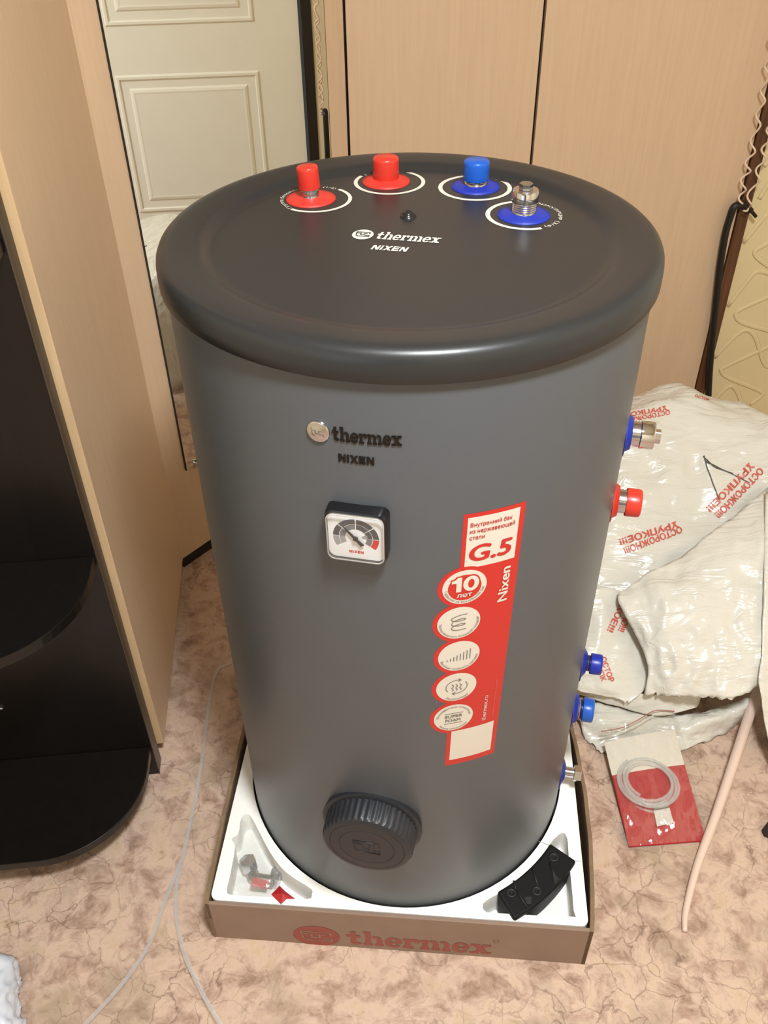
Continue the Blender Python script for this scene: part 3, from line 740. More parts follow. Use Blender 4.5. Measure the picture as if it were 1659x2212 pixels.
# chrome oval emblem
BC = cyl(-.0873, 1.0237, 0); an = -.0873 / R; BN = Vector((sin(an), -cos(an), 0)); BX = Vector((cos(an), sin(an), 0))
mb = MB(); mb.lathe([(.0122, -.001), (.0122, .0012), (.0112, .0024), (.0100, .0022), (.006, .0034), (0, .0038)], BC, BN, 40, ref=BX)
badge = mb.build('badge_emblem', M_chrome, wh, smooth=True, label='domed chrome oval emblem')
lay(shift(symbol(.11), 0, 0, .0095, .0095), lambda x, y: BC + BX * x + EZ * y + BN * (.0041 - .0016 * ((x * x + y * y) / .0001)), 'emblem_lines', M_grey, badge)
M_badge = mat('dark_chrome', (52, 50, 46), .18, .85)
def raised(polys, name, M, parent, h):
    mb = MB()
    for k_, p in enumerate(polys):
        a = [cyl(x, y, .0002) for x, y in p]; b = [cyl(x, y, h + k_ * 1e-6) for x, y in p]; n = len(p)
        mb.mesh(a + b, [tuple(range(n, 2 * n))] + [(i, (i + 1) % n, n + (i + 1) % n, n + i) for i in range(n)])
    return mb.build(name, M, parent, recalc=False)
raised(shift(word, -.0728, 1.0165, .0690 / ww, .0112), 'badge_lettering', M_badge, wh, .0013)['label'] = 'dark chrome raised brand name'
raised(shift(nix, -.0675, .9915, .0365 / nw, .0092), 'model_lettering', M_badge, wh, .0011)['label'] = 'dark raised model name'

# ---- thermometer
ga = -.0495 / R; GN = Vector((sin(ga), -cos(ga), 0)); GX = Vector((cos(ga), sin(ga), 0)); GC = GN * R + EZ * .9055
def gp(x, y, d): return GC + GX * x + EZ * y + GN * d
def rr_loop(h, r, n=6): return rrect(h, r, n)
def stack(levels, name, M, parent, cap0=True, cap1=True, **kw):
    mb = MB(); rings = []
    for h, r, d in levels:
        i = len(mb.v); L_ = rr_loop(h, r); mb.v += [tuple(gp(x, y, d)) for x, y in L_]; rings.append(range(i, i + len(L_)))
    for a, b in zip(rings, rings[1:]):
        for k in range(len(a)): mb.f.append((a[k], a[(k + 1) % len(a)], b[(k + 1) % len(a)], b[k]))
    if cap0: mb.f.append(tuple(reversed(rings[0])))
    if cap1: mb.f.append(tuple(rings[-1]))
    return mb.build(name, M, parent, **kw)
th = stack([(.0335, .009, -.006), (.0335, .009, .010), (.0325, .009, .0135), (.0305, .008, .0145), (.0300, .008, .0125)], 'thermometer', mat('gloss_black_plastic', (22, 22, 24), .22), wh, auto=40, label='square dial thermometer in a black housing')
stack([(.0300, .008, .0126), (.0300, .008, .0132)], 'dial_face', mat('dial_white', (226, 226, 228), .4), th)
stack([(.0302, .008, .0130), (.0302, .008, .0190), (.0285, .0075, .0205)], 'lens', film('clear_lens', bumps=0, gloss=.03, body=.02), th, auto=40)
mb = MB(); L0 = [gp(x, y, .0172) for x, y in rr_loop(.0304, .008)]; mb.tube(L0, .0008, 6, closed=True); mb.build('lens_rim', mat('clear_rim', (176, 176, 172), .12, spec=.8), th, smooth=True)
def fdial(d): return lambda x, y: gp(x, y - .001, d)
greys = {'dark': mat('dial_dark_grey', (66, 66, 70), .4), 'mid': mat('dial_mid_grey', (110, 110, 114), .4), 'light': mat('dial_light_grey', (150, 150, 154), .4)}
segs = [(212, 180, 'light', 'light'), (178, 142, 'mid', 'dark'), (139, 92, 'mid', 'dark'), (88, 41, 'dark', 'dark'), (38, 2, 'dark', 'dark'), (0, -33, 'mid', 'red')]
for a0, a1, inn, outc in segs:
    lay(band(0, 0, .0178, .0178, .0062, .0062, a1, a0, 8), fdial(.0134), 'dial_segment', greys[inn], th)
    lay(band(0, 0, .0248, .0248, .0064, .0064, a1, a0, 8), fdial(.0134), 'dial_segment', M_stred if outc == 'red' else greys[outc], th)
lay(band(.002, 0, .0112, .0112, .0062, .0062, -2, 30, 5), fdial(.0134), 'dial_segment', greys['light'], th)
lay(shift(nix, -.0078, -.0215, .0156 / nw, .0036), fdial(.0134), 'dial_lettering', M_stred, th)
ndl = MB(); a = radians(131); c, s_ = cos(a), sin(a)
def nd(l, w, d=.0150): return gp(c * l - s_ * w, s_ * l + c * w - .001, d)
ndl.prism([nd(-.0115, -.0022), nd(-.0105, .0022), nd(-.002, .0014), nd(.010, .0012), nd(.0195, .0002), nd(.0195, -.0002), nd(.010, -.0012), nd(-.002, -.0014)], GN * .0010)
ndl.lathe([(.0028, 0), (.0028, .0018), (.0018, .0026), (0, .0026)], gp(0, -.001, .0145), GN, 20)
ndl.build('needle', M_ink, th)

# ---- ribbed access cover
ca = radians(-9.6); CN = Vector((sin(ca), -cos(ca), 0)); CX = Vector((cos(ca), sin(ca), 0)); CC = CN * R + EZ * .3465
mb = MB()
nseg = 120
def rib(t, r, h): return 1.0
mb.lathe([(.071, -.012), (.0735, .0005), (.0735, .003), (.0700, .0045), (.0665, .005), (0, .005)], CC, CN, 96, ref=CX)
cov = mb.build('access_cover', M_charc, wh, auto=40, label='round ribbed charcoal access cover near the base')
mb = MB(); mb.lathe([(.0662, .003), (.0652, .033), (.0632, .0375), (.0600, .039), (.0555, .0392), (.0545, .0384), (.0535, .0392), (.0410, .0398), (.0400, .0390), (.0390, .0398), (0, .0400)], CC, CN, 180, ref=CX,
    rfun=lambda t, r, h: (1 + (.016 if (int(round(t / (2 * pi) * 180)) % 4) < 2 else -.010)) if (r > .0640) else 1.0)
mb.build('ribbed_cap', M_charc, cov, auto=35)
fcov = lambda x, y: CC + CX * x + EZ * y + CN * .0404
mb = MB()
for pth in SYMBOL: mb.tube([CC + CX * x * .030 + EZ * y * .030 + CN * .0400 for x, y in pth], .0009, 6)
mb.build('embossed_emblem', M_charc, cov, smooth=True)

# ---- sticker
fst = lambda x, z: (x + (z - .925) * .016, z)
st = rect_cyl(fst, .0615, .4870, .1330, .9245, .0002, 'sticker', M_stred, wh, 14); st['label'] = 'long red and white product sticker with round icons'
CIRC = [(.0690, .819), (.0655, .7625), (.0690, .7050), (.0690, .6480), (.0685, .5885)]
for cx, cy in CIRC: disc_cyl(*fst(cx, cy), .0315, .0002, 'sticker_lobe', M_stred, st)
rect_cyl(fst, .0665, .8470, .1265, .9190, .0003, 'white_panel', M_stwhite, st)
disc_cyl(*fst(.0690, .819), .0310, .00035, 'sticker_lobe', M_stred, st)
for i, (cx, cy) in enumerate(CIRC): disc_cyl(*fst(cx, cy), .0258, .00045, 'white_roundel', M_stwhite, st)
disc_cyl(*fst(.0690, .8185), .0195, .0006, 'red_roundel', M_stred, st)
rect_cyl(fst, .0672, .4980, .1265, .5600, .0003, 'white_panel', M_stwhite, st)
fS = lambda off: (lambda x, y: cyl(*fst(x, y), off))
for i, (txt, z) in enumerate((('Внутренний бак', .9060), ('из нержавеющей', .8970), ('стали', .8880))):
    lay(shift(font_polys(txt, .0056, bold=.008, width=(.0482, .052, .0172)[i]), .0696, z), fS(.0007), 'sticker_text', M_stred, st)
lay(shift(font_polys('G.5', .0235, bold=.035, shear=.1, width=.0505), .0705, .8570), fS(.0007), 'sticker_title', M_stred, st)
one = [[(0, .60), (.30, .68), (.30, .80), (0, .80)], [(.30, 0), (.62, 0), (.62, 1), (.34, 1), (.30, .86)], [(0, .62), (.30, .62), (.36, 1), (.28, .90), (.16, .83), (0, .80)]]
def ten(t): return one + band(1.22, .5, .50 + t, .52 + t, .30 + 2 * t, .22 + 2 * t, 0, 360, 30)
def grow(P, t): return sum([[[(x + dx, y + dy) for x, y in p] for p in P] for dx, dy in ((-t, 0), (t, 0), (0, t), (0, -t), (t, t), (-t, -t), (t, -t), (-t, t))], [])
lay(shift(grow(one, .07) + band(1.22, .5, .59, .61, .46, .38, 0, 360, 30), .0534, .8130, .0185, .0222), fS(.0008), 'number_outline', M_stred, st)
lay(shift(ten(0), .0534, .8130, .0185, .0222), fS(.0011), 'sticker_number', M_stwhite, st)
lay(shift(font_polys('лет', .0070, bold=.02, width=.0180), .0600, .8045), fS(.0011), 'sticker_text', M_stwhite, st)
lay(shift([[(-y, x) for x, y in p] for p in font_polys('Nixen', .0125, bold=.03, width=.0540)], .1225, .7830), fS(.0007), 'sticker_name', M_stwhite, st)
lay(shift([[(-y, x) for x, y in p] for p in font_polys('thermex.ru', .0062, bold=.01, width=.0500)], .1130, .5680), fS(.0007), 'sticker_address', M_stwhite, st)
lay(shift([[(-y, x) for x, y in p] for p in font_polys('теплообменник  нержавеющая сталь  рециркуляция', .0022, width=.0760)], .1240, .5680), fS(.0007), 'fine_print', mat('sticker_pale_red', (226, 110, 96), .35), st)
def arcS(text, c, a_mid, h=.0042, inward=True, span=None, r=None):
    r = r or (.0237 if inward else .0200)
    arc_text(text, c, r, a_mid, h, fS(.0008), 'roundel_text', M_grey, st, span=span, inward=inward)
# (letters along the lower half read left to right with their feet outward)
arcS('Гарантия на внутренний бак', CIRC[0], 270, .0036, True, 165)
arcS('Теплообменник большой площади', CIRC[1], 275, .0034, True, 200)
arcS('Высокая скорость нагрева', CIRC[2], 275, .0036, True, 160)
arcS('Рециркуляция', CIRC[3], 275, .0038, True, 78)
arcS('Высокоэффективная теплоизоляция', CIRC[4], 90, .0032, False, 170)
arcS('Низкие теплопотери', CIRC[4], 270, .0034, True, 105)
c = CIRC[1]; path = [(.0085, .0135)] + [(.0, .0125), (-.0085, .009), (-.0085, .0055), (-.003, .0035), (.006, .0045), (.0070, .0065), (.0020, .0068), (-.005, .0045), (-.0085, .0005), (-.0075, -.003), (-.001, -.0045), (.006, -.0035), (.0068, -.0015), (.0020, -.0012), (-.005, -.0035), (-.0085, -.0070), (-.0065, -.0105), (0, -.0115), (.0085, -.0105)]
pp = [(p.x, p.y) for p in catmull([Vector((x, y, 0)) for x, y in path], 4)]
lay(shift(stroke(pp, .0011), c[0], c[1]), fS(.0008), 'coil_icon', M_grey, st)
c = CIRC[2]
lay(shift([rect(-.0145 + .0040 * i - .0006, -.0075, -.0145 + .0040 * i + .0006, -.0075 + .0032 + .0021 * i) for i in range(8)], c[0], c[1]), fS(.0008), 'bars_icon', M_grey, st)
c = CIRC[3]; ic = []
for x0 in (-.005, 0, .005):
    ic += stroke([(x0 + .0011 * sin(i * .9), -.006 + .001 * i) for i in range(13)], .0011)
ic += stroke([(.0135 * cos(radians(a)), .0125 * sin(radians(a)) + .001) for a in range(70, 215, 9)], .0010) + stroke([(.0135 * cos(radians(a)), .0125 * sin(radians(a)) + .001) for a in range(250, 395, 9)], .0010)
ic += stroke([(.0020, .0155), (.0052, .0128), (.0015, .0105)], .0010) + stroke([(-.0020, -.0138), (-.0052, -.0108), (-.0015, -.0088)], .0010)
lay(shift(ic, c[0], c[1]), fS(.0008), 'circulation_icon', M_grey, st)
c = CIRC[4]
lay(shift(font_polys('SUPER', .0054, bold=.025, width=.0235), c[0] - .0120, c[1] + .0008) + shift(font_polys('FOAM', .0054, bold=.025, width=.0200), c[0] - .0108, c[1] - .0072) + shift([rect(-.012, .0085, .012, .0094), rect(-.012, -.0112, .012, -.0103)], c[0], c[1]), fS(.0008), 'foam_icon', M_grey, st)

# ------------------------------------------------------------------ black foot bracket in the right pocket
def pol(r, a, z):
    t = radians(a); return Vector((r * sin(t), -r * cos(t), z))
bk = empty('mounting_foot', pol(.325, 42.5, .064), 'black plastic mounting foot with three screw holes in foam pocket', 'bracket')
def arc_loop(r0, r1, a0, a1, z, n=14):
    return [pol(r0, a0 + (a1 - a0) * i / n, z) for i in range(n + 1)] + [pol(r1, a1 + (a0 - a1) * i / n, z) for i in range(n + 1)]
ti = lambda p: p + EZ * ((p - pol(.325, 42.5, p.z)).dot(pol(1, 42.5, 0)) * -.10)
mb = MB(); lo = [ti(p) for p in arc_loop(.302, .3455, 30.5, 54.5, .0645)]; hi = [ti(p) for p in arc_loop(.300, .350, 30, 55, .124)]
n_ = len(lo); mb.mesh(lo + hi, [tuple(reversed(range(n_))), tuple(range(n_, 2 * n_))] + [(i, (i + 1) % n_, n_ + (i + 1) % n_, n_ + i) for i in range(n_)])
mb.build('shell', M_blk, bk, bevel=.004, seg=3)
for r_, a_ in ((.3135, 33.5), (.334, 40.0), (.3175, 51.5)):
    mb = MB(); P = ti(pol(r_, a_, .124)); mb.lathe([(.0082, -.001), (.0080, .0018), (.0060, .0022), (.0038, .0014), (.0034, -.003), (0, -.003)], P, EZ, 28); bo = mb.build('boss', mat('lighter_black_plastic', (22, 22, 23), .55), bk, smooth=True)  # bosses, ribs and webs get a slightly lighter black than the shell
    mb = MB(); mb.lathe([(.0033, .0003), (0, .0003)], P, EZ, 20); mb.build('screw_hole', mat('hole_black', (4, 4, 4), .8), bo)
for (r0, a0, r1, a1) in ((.3175, 49.3, .345, 46.3), (.304, 44.0, .330, 41.2), (.3135, 35.2, .345, 34.8), (.300, 36.5, .3135, 35.2)):
    mb = MB(); mb.tube([ti(pol(r0, a0, .1245)), ti(pol(r1, a1, .1245))], .0016, 8); mb.build('rib', mat('lighter_black_plastic', (22, 22, 23), .55), bk, smooth=True)
mb = MB(); mb.prism([ti(pol(.346, 47.2, .1240)), ti(pol(.346, 45.0, .1240)), ti(pol(.330, 47.6, .1240))], (0, 0, .0016)); mb.build('web', MATS['lighter_black_plastic'], bk)
mb = MB(); mb.prism([ti(pol(.345, 36.2, .1240)), ti(pol(.336, 37.6, .1240)), ti(pol(.330, 36.0, .1240)), ti(pol(.340, 35.2, .1240))], (0, 0, .0016)); mb.build('web', MATS['lighter_black_plastic'], bk)

# ------------------------------------------------------------------ fittings in a clear bag in the left pocket
M_clear = film('clear_wrap', tint=(.97, .98, .97), body=.16, bumps=.6, bscale=24, gloss=.08, refl=1.5)
va = at_z(538, 1868, .088)
valve = empty('safety_valve', Vector((va.x, va.y, .063)), 'nickel safety valve with red lever in clear bag', 'valve')
mb = MB(); hexagon(mb, va - EZ * .012, Vector((-.15, .25, 1)), .0150, .020); mb.build('nut', M_steel, valve, bevel=.001)
mb = MB(); e1 = at_z(553, 1898, .076); e2 = at_z(590, 1905, .075); mb.tube(catmull([va - EZ * .012, (va + e1) / 2 - EZ * .008, e1, e2], 5), .0105, 16); mb.build('elbow', mat('dull_nickel', (170, 160, 150), .3, 1.0), valve, smooth=True)
l0 = at_z(545, 1908, .088); l1 = at_z(580, 1915, .086)
mb = MB(); d = (l1 - l0); w = Vector((-d.y, d.x, 0)).normalized() * .008; mb.prism([l0 - w, l1 - w * .8, l1 + w * .8, l0 + w], (0, 0, .008)); mb.build('lever', M_stred, valve, bevel=.002)
nu = at_z(596, 1888, .086)
mb = MB(); hexagon(mb, nu - EZ * .008, Vector((.2, .3, 1)), .0105, .014); mb.lathe([(.0065, .0142), (.0060, .010), (0, .010)], nu - EZ * .008, Vector((.2, .3, 1)), 20); mb.lathe([(.0095, -.020), (.0095, 0), (0, 0)], nu - EZ * .008, Vector((.2, .3, 1)), 20)
tag(mb.build('pipe_nut', M_steel, bevel=.0006), 'small hexagonal metal nut beside the red tag in foam pocket', 'nut')
rp = [at_z(x, y, z) for x, y, z in ((604, 1913, .114), (616, 1925, .1165), (637, 1941, .1165), (619, 1941, .117), (607, 1953, .116), (586, 1932, .1155))]
cm = sum(rp, Vector()) / len(rp) + EZ * .006
mb = MB(); b0 = len(mb.v)
for i in range(6): mb.poly([cm, rp[i], rp[(i + 1) % 6]]); mb.poly([cm - EZ * .0055, rp[(i + 1) % 6] - EZ * .0008, rp[i] - EZ * .0008])
for i in range(6): mb.poly([rp[i], rp[i] - EZ * .0008, rp[(i + 1) % 6] - EZ * .0008, rp[(i + 1) % 6]])
tag(mb.build('red_tag', mat('red_film', (176, 32, 40), .28), weld=True), 'pointed red plastic tag poking out of the foam pocket', 'tag')

def grid_sheet(rows, nu, nv, name, M, parent=None, amp=.0, freq=20.0, seed=0.0, thick=.001, ragged=0.0, zmin=.002, aniso=(1, 1), fine=0.0, clear=False, **kw):
    """surface through a grid of control points, wrinkled and given thickness"""
    rs = [catmull(r, nu) for r in rows]; nc = len(rs[0])
    cols = [catmull([r[i] for r in rs], nv) for i in range(nc)]; nr = len(cols[0])
    P = [[cols[i][j].copy() for i in range(nc)] for j in range(nr)]
    Q = [[None] * nc for _ in range(nr)]
    for j in range(nr):
        for i in range(nc):
            a = P[j][min(i + 1, nc - 1)] - P[j][max(i - 1, 0)]; b = P[min(j + 1, nr - 1)][i] - P[max(j - 1, 0)][i]
            n = b.cross(a)
            n = n.normalized() if n.length > 1e-9 else EZ
            if n.dot(CAM - P[j][i]) < 0: n = -n
            p = P[j][i]
            x = Vector((p.x * aniso[0], p.y * aniso[1], p.z)) * freq + Vector((seed, seed * 1.7, 0))
            w = noise.noise(x + noise.noise_vector(x * .6) * .8)
            r1 = (1 - abs(w) * 2.2); r2 = 1 - abs(noise.noise(x * 2.3 + Vector((3, 1, seed)))) * 2
            h = amp * (r1 * .7 + r2 * .35 - .45) + fine * noise.noise(x * 6)
            q = p + n * h
            if ragged and j == nr - 1: q = q + b.normalized() * ragged * (noise.noise(Vector((i * .9, seed, 0))) + .6 * noise.noise(Vector((i * .33, seed, 5))))
            q.z = max(q.z, zmin)
            if clear and q.z < .16:
                a_, b_ = (q - TC).dot(FX), (q - TC).dot(FY)
                if -.2 < a_ < HW + .022 and -HW < b_ < HW + .03: q = q + FX * (HW + .022 - a_)
            Q[j][i] = q
    v = [tuple(p) for r in Q for p in r]
    f = [(j * nc + i, j * nc + i + 1, (j + 1) * nc + i + 1, (j + 1) * nc + i) for j in range(nr - 1) for i in range(nc - 1)]
    mid = f[len(f) // 2]; e1_, e2_ = Vector(v[mid[1]]) - Vector(v[mid[0]]), Vector(v[mid[2]]) - Vector(v[mid[0]])
    if e1_.cross(e2_).dot(CAM - Vector(v[mid[0]])) < 0: f = [tuple(reversed(q)) for q in f]
    me = bpy.data.meshes.new(name); me.from_pydata(v, [], f); me.update()
    o = link(name, me, M, parent, True, **kw)
    if thick:
        md = o.modifiers.new('thickness', 'SOLIDIFY'); md.thickness = thick; md.offset = 0
    return o
def Z(rows): return [[at_z(*q) for q in r] for r in rows]
# the clear bag itself: a crumpled film over the parts
cb = grid_sheet(Z([[(525, 1772, .108), (540, 1776, .110), (556, 1796, .110)], [(513, 1815, .112), (540, 1818, .117), (574, 1842, .112)],
                   [(507, 1860, .112), (545, 1860, .118), (594, 1878, .114)], [(502, 1900, .110), (550, 1900, .116), (604, 1903, .114)],
                   [(502, 1928, .106), (550, 1930, .108), (598, 1936, .111)]]), 9, 8, 'clear_bag', M_clear, None, amp=.004, freq=40, seed=2.2, thick=0, zmin=.07)
tag(cb, 'crumpled clear plastic bag over the metal fittings in foam pocket', 'plastic bag')

# ------------------------------------------------------------------ big crumpled packing bag on the right
def bag_material():
    M = bpy.data.materials.new('white_packing_film'); M.use_nodes = True; nt = M.node_tree; b = nt.nodes['Principled BSDF']; L = nt.links.new; N = nt.nodes.new
    tc = N('ShaderNodeTexCoord'); mp = N('ShaderNodeMapping'); mp.inputs['Rotation'].default_value = (0, 0, .7); mp.inputs['Scale'].default_value = (1, 4.0, 2.0); L(tc.outputs['Object'], mp.inputs[0])
    n = N('ShaderNodeTexNoise'); n.inputs['Scale'].default_value = 5; n.inputs['Detail'].default_value = 4; L(tc.outputs['Object'], n.inputs[0])
    r = N('ShaderNodeValToRGB'); r.color_ramp.elements[0].color = s2l((212, 208, 196)) + (1,); r.color_ramp.elements[1].color = s2l((226, 222, 210)) + (1,); L(n.outputs[0], r.inputs[0]); L(r.outputs[0], b.inputs['Base Color'])
    n2 = N('ShaderNodeTexNoise'); n2.inputs['Scale'].default_value = 9; n2.inputs['Detail'].default_value = 3; n2.inputs['Roughness'].default_value = .5; n2.inputs['Distortion'].default_value = 1.2; L(mp.outputs[0], n2.inputs[0])
    bp = N('ShaderNodeBump'); bp.inputs['Strength'].default_value = .55; bp.inputs['Distance'].default_value = .012; L(n2.outputs[0], bp.inputs['Height']); L(bp.outputs[0], b.inputs['Normal'])
    b.inputs['Roughness'].default_value = .25; b.inputs['Specular IOR Level'].default_value = .6
    return M
M_bag = bag_material()
bag = empty('packing_bag', at_z(1400, 1230, 0.0), 'big crumpled white packing bag with red warning print beside the heater', 'bag')
ridge = Z([[(1215, 960, .36), (1290, 925, .39), (1365, 895, .41), (1440, 862, .42), (1482, 848, .42), (1535, 862, .41), (1600, 884, .40), (1660, 906, .39), (1740, 945, .37)]])[0]
back2 = [p + EY * .26 - EZ * (p.z - .003) for p in ridge]; back1 = [p + EY * .15 - EZ * .10 for p in ridge]
for L_, u_ in ((back2, 0), (back1, 0)):
    for p in L_:
        if p.dot(EY) > 1.10: p -= EY * (p.dot(EY) - 1.10)
front_rows = Z([[(1205, 1040, .31), (1280, 1000, .34), (1350, 985, .355), (1425, 968, .365), (1490, 958, .37), (1555, 970, .365), (1620, 990, .355), (1690, 1030, .34), (1780, 1080, .32)],
                [(1200, 1130, .26), (1270, 1100, .285), (1345, 1090, .295), (1420, 1085, .30), (1490, 1080, .30), (1555, 1085, .30), (1620, 1095, .295), (1700, 1130, .28), (1790, 1180, .26)],
                [(1200, 1230, .20), (1265, 1210, .225), (1340, 1205, .235), (1415, 1215, .235), (1485, 1215, .235), (1555, 1215, .235), (1625, 1215, .23), (1705, 1240, .21), (1800, 1290, .19)],
                [(1205, 1350, .12), (1265, 1340, .14), (1335, 1340, .15), (1405, 1345, .15), (1480, 1340, .15), (1555, 1335, .15), (1630, 1335, .14), (1715, 1350, .12), (1810, 1390, .1)],
                [(1215, 1470, .03), (1265, 1475, .04), (1335, 1480, .045), (1405, 1480, .045), (1480, 1475, .045), (1555, 1465, .04), (1635, 1450, .035), (1720, 1460, .02), (1815, 1490, .01)]])
rows = [back2, back1, ridge] + front_rows
for k, r_ in enumerate(rows):      # close the side that faces the mirror
    p = r_[0]; r_.insert(0, Vector((p.x, p.y, 0)) - EX * .03 + EZ * min(p.z * .1, .003))
body_bag = grid_sheet(rows, 8, 8, 'bag_body', M_bag, bag, clear=True, amp=.016, freq=9, seed=7.3, thick=.0014, fine=.0004, aniso=(1, 1.5))
fold_l = grid_sheet(Z([[(1245, 1270, .215), (1305, 1268, .215), (1352, 1280, .21)], [(1238, 1340, .17), (1305, 1345, .178), (1385, 1350, .165)], [(1232, 1420, .13), (1312, 1425, .135), (1405, 1435, .118)],
                      [(1228, 1470, .098), (1312, 1485, .100), (1390, 1490, .090)], [(1232, 1488, .088), (1335, 1512, .080), (1362, 1516, .078)]]), 14, 9, 'side_fold', M_bag, bag, clear=True, amp=.006, freq=16, seed=1.4, thick=.0014, ragged=.006, label='text-printed fold beside the tank')
flap = grid_sheet(Z([[(1338, 1282, .222), (1400, 1240, .250), (1472, 1202, .268), (1560, 1132, .305), (1665, 1050, .345)], [(1338, 1305, .220), (1415, 1288, .245), (1500, 1256, .265), (1585, 1205, .292), (1690, 1150, .325)],
                     [(1372, 1370, .190), (1445, 1362, .212), (1520, 1340, .228), (1595, 1305, .246), (1700, 1275, .265)], [(1400, 1440, .148), (1475, 1440, .165), (1545, 1425, .178), (1605, 1405, .195), (1700, 1390, .21)],
                     [(1392, 1500, .098), (1450, 1503, .112), (1520, 1506, .122), (1580, 1508, .128), (1655, 1472, .15)]]), 12, 10, 'front_flap', M_bag, bag, amp=.010, freq=12, seed=4.1, thick=.0016, ragged=.009, fine=.0003, aniso=(1.6, 1), label='smooth torn-edged flap hanging over the bag')
grid_sheet(Z([[(1228, 1462, .085), (1325, 1490, .088), (1420, 1500, .082), (1515, 1500, .078)], [(1238, 1486, .062), (1325, 1512, .064), (1420, 1528, .058), (1510, 1520, .056)], [(1250, 1500, .055), (1330, 1524, .050), (1420, 1546, .044), (1505, 1528, .050)]]), 12, 6, 'under_fold', M_bag, bag, clear=True, amp=.004, freq=22, seed=9.2, thick=.0014, label='shaded fold under the flap')
grid_sheet(Z([[(1235, 1500, .040), (1335, 1530, .040), (1430, 1548, .034), (1515, 1538, .040), (1600, 1515, .055), (1652, 1485, .07)], [(1248, 1545, .034), (1335, 1570, .034), (1430, 1580, .022), (1510, 1562, .046), (1590, 1538, .054), (1645, 1505, .06)],
              [(1256, 1570, .016), (1325, 1605, .010), (1420, 1612, .010), (1500, 1590, .018), (1580, 1566, .022), (1640, 1528, .03)], [(1262, 1592, .004), (1312, 1632, .004), (1400, 1644, .004), (1480, 1618, .004), (1562, 1584, .004), (1636, 1540, .004)]]), 10, 7, 'floor_sheet', M_bag, bag, clear=True, amp=.007, freq=24, seed=5.5, thick=.0012, ragged=.010, fine=.002, label='torn end of the bag spread on the floor')
side = grid_sheet(Z([[(1654, 1060, .36), (1700, 1050, .37), (1800, 1030, .36)], [(1650, 1250, .285), (1700, 1240, .29), (1810, 1230, .27)], [(1646, 1400, .21), (1700, 1400, .2), (1810, 1400, .17)], [(1640, 1475, .165), (1700, 1490, .14), (1810, 1500, .1)], [(1655, 1575, .09), (1700, 1600, .05), (1810, 1600, .01)], [(1668, 1640, .05), (1710, 1650, .01), (1810, 1640, .004)]]), 8, 6, 'white_sheet', M_bag, None, amp=.005, freq=14, seed=3.3, thick=.0014)
tag(side, 'white plastic sheet hanging at the right frame edge over the bag', 'sheet')

# printed warnings, laid onto the bag's surface
bpy.context.view_layer.update()
def bvh(objs):
    vs = []; fs = []
    for o in objs:
        i = len(vs); vs += [v.co.copy() for v in o.data.vertices]; fs += [tuple(k + i for k in p.vertices) for p in o.data.polygons]
    return BVHTree.FromPolygons(vs, fs)
M_warn = mat('red_warning_print', (206, 92, 76), .45, var=.08, vscale=60)
def bag_text(text, a, b, h, objs, parent, M=M_warn):
    """text running from pixel a to pixel b, letters h pixels tall, on the given sheets"""
    T_ = BV[objs]; P = font_polys(text, 1.0, bold=.035); W = max(x for p in P for x, y in p)
    ax, ay = a; dx, dy = b[0] - a[0], b[1] - a[1]; l = math.hypot(dx, dy); ux, uy = dx / l, dy / l
    mb = MB()
    for p in P:
        q = []
        for x, y in p:
            s = x / W * l; px = ax + ux * s + uy * y * h; py = ay + uy * s - ux * y * h
            hit, nn, _, _ = T_.ray_cast(CAM, ray(px, py).normalized())
            if hit is None: q = None; break
            if nn.dot(CAM - hit) < 0: nn = -nn
            q.append(hit + nn * .0026)
        if q: mb.poly(facing(q, len(mb.f) % 60))
    if mb.f: mb.build('warning_print', M, parent, recalc=False)
BV = {'body': bvh([body_bag]), 'fold': bvh([fold_l]), 'flap': bvh([flap])}
bag_text('ОСТОРОЖНО!!!', (1640, 1010), (1543, 1111), 15, 'body', body_bag)
bag_text('ХРУПКОЕ!!!', (1620, 998), (1524, 1098), 15, 'body', body_bag)
bag_text('ОСТОРОЖНО!!!', (1470, 1138), (1346, 1184), 14, 'body', body_bag)
bag_text('ХРУПКОЕ!!!', (1462, 1126), (1336, 1166), 14, 'body', body_bag)
bag_text('ОСТОРОЖНО!!!', (1446, 886), (1340, 908), 9, 'body', body_bag)
bag_text('ХРУПКОЕ!!!', (1440, 877), (1335, 897), 9, 'body', body_bag)
bag_text('ОСТОР', (1500, 858), (1530, 868), 5, 'body', body_bag)
bag_text('РОЖНО!!!', (1362, 1290), (1334, 1362), 14, 'fold', fold_l)
bag_text('ПКОЕ!!!', (1343, 1292), (1310, 1362), 14, 'fold', fold_l)
bag_text('ОСТОР', (1297, 1422), (1316, 1474), 11, 'fold', fold_l)
bag_text('ХРУПК', (1282, 1428), (1300, 1472), 11, 'fold', fold_l)
def pen(pts):
    out = []
    for (x0, y0), (x1, y1) in zip(pts, pts[1:]):
        for i in range(6):
            px, py = x0 + (x1 - x0) * i / 6, y0 + (y1 - y0) * i / 6
            hit, nn, _, _ = BV['body'].ray_cast(CAM, ray(px, py).normalized())
            if hit:
                if nn.dot(CAM - hit) < 0: nn = -nn
                out.append(hit + nn * .0012)
    return out
mb = MB()
for pts in ([(1521, 985), (1527, 1008), (1540, 1045), (1558, 1092)], [(1519, 986), (1536, 1003), (1560, 1015), (1592, 1030), (1624, 1046)], [(1523, 996), (1548, 1012), (1590, 1026)]):
    mb.tube(pen(pts), .0014, 6)
mb.build('wire_mark', mat('dark_marker', (84, 82, 74), .5), body_bag, smooth=True, label='dark angular marker line')

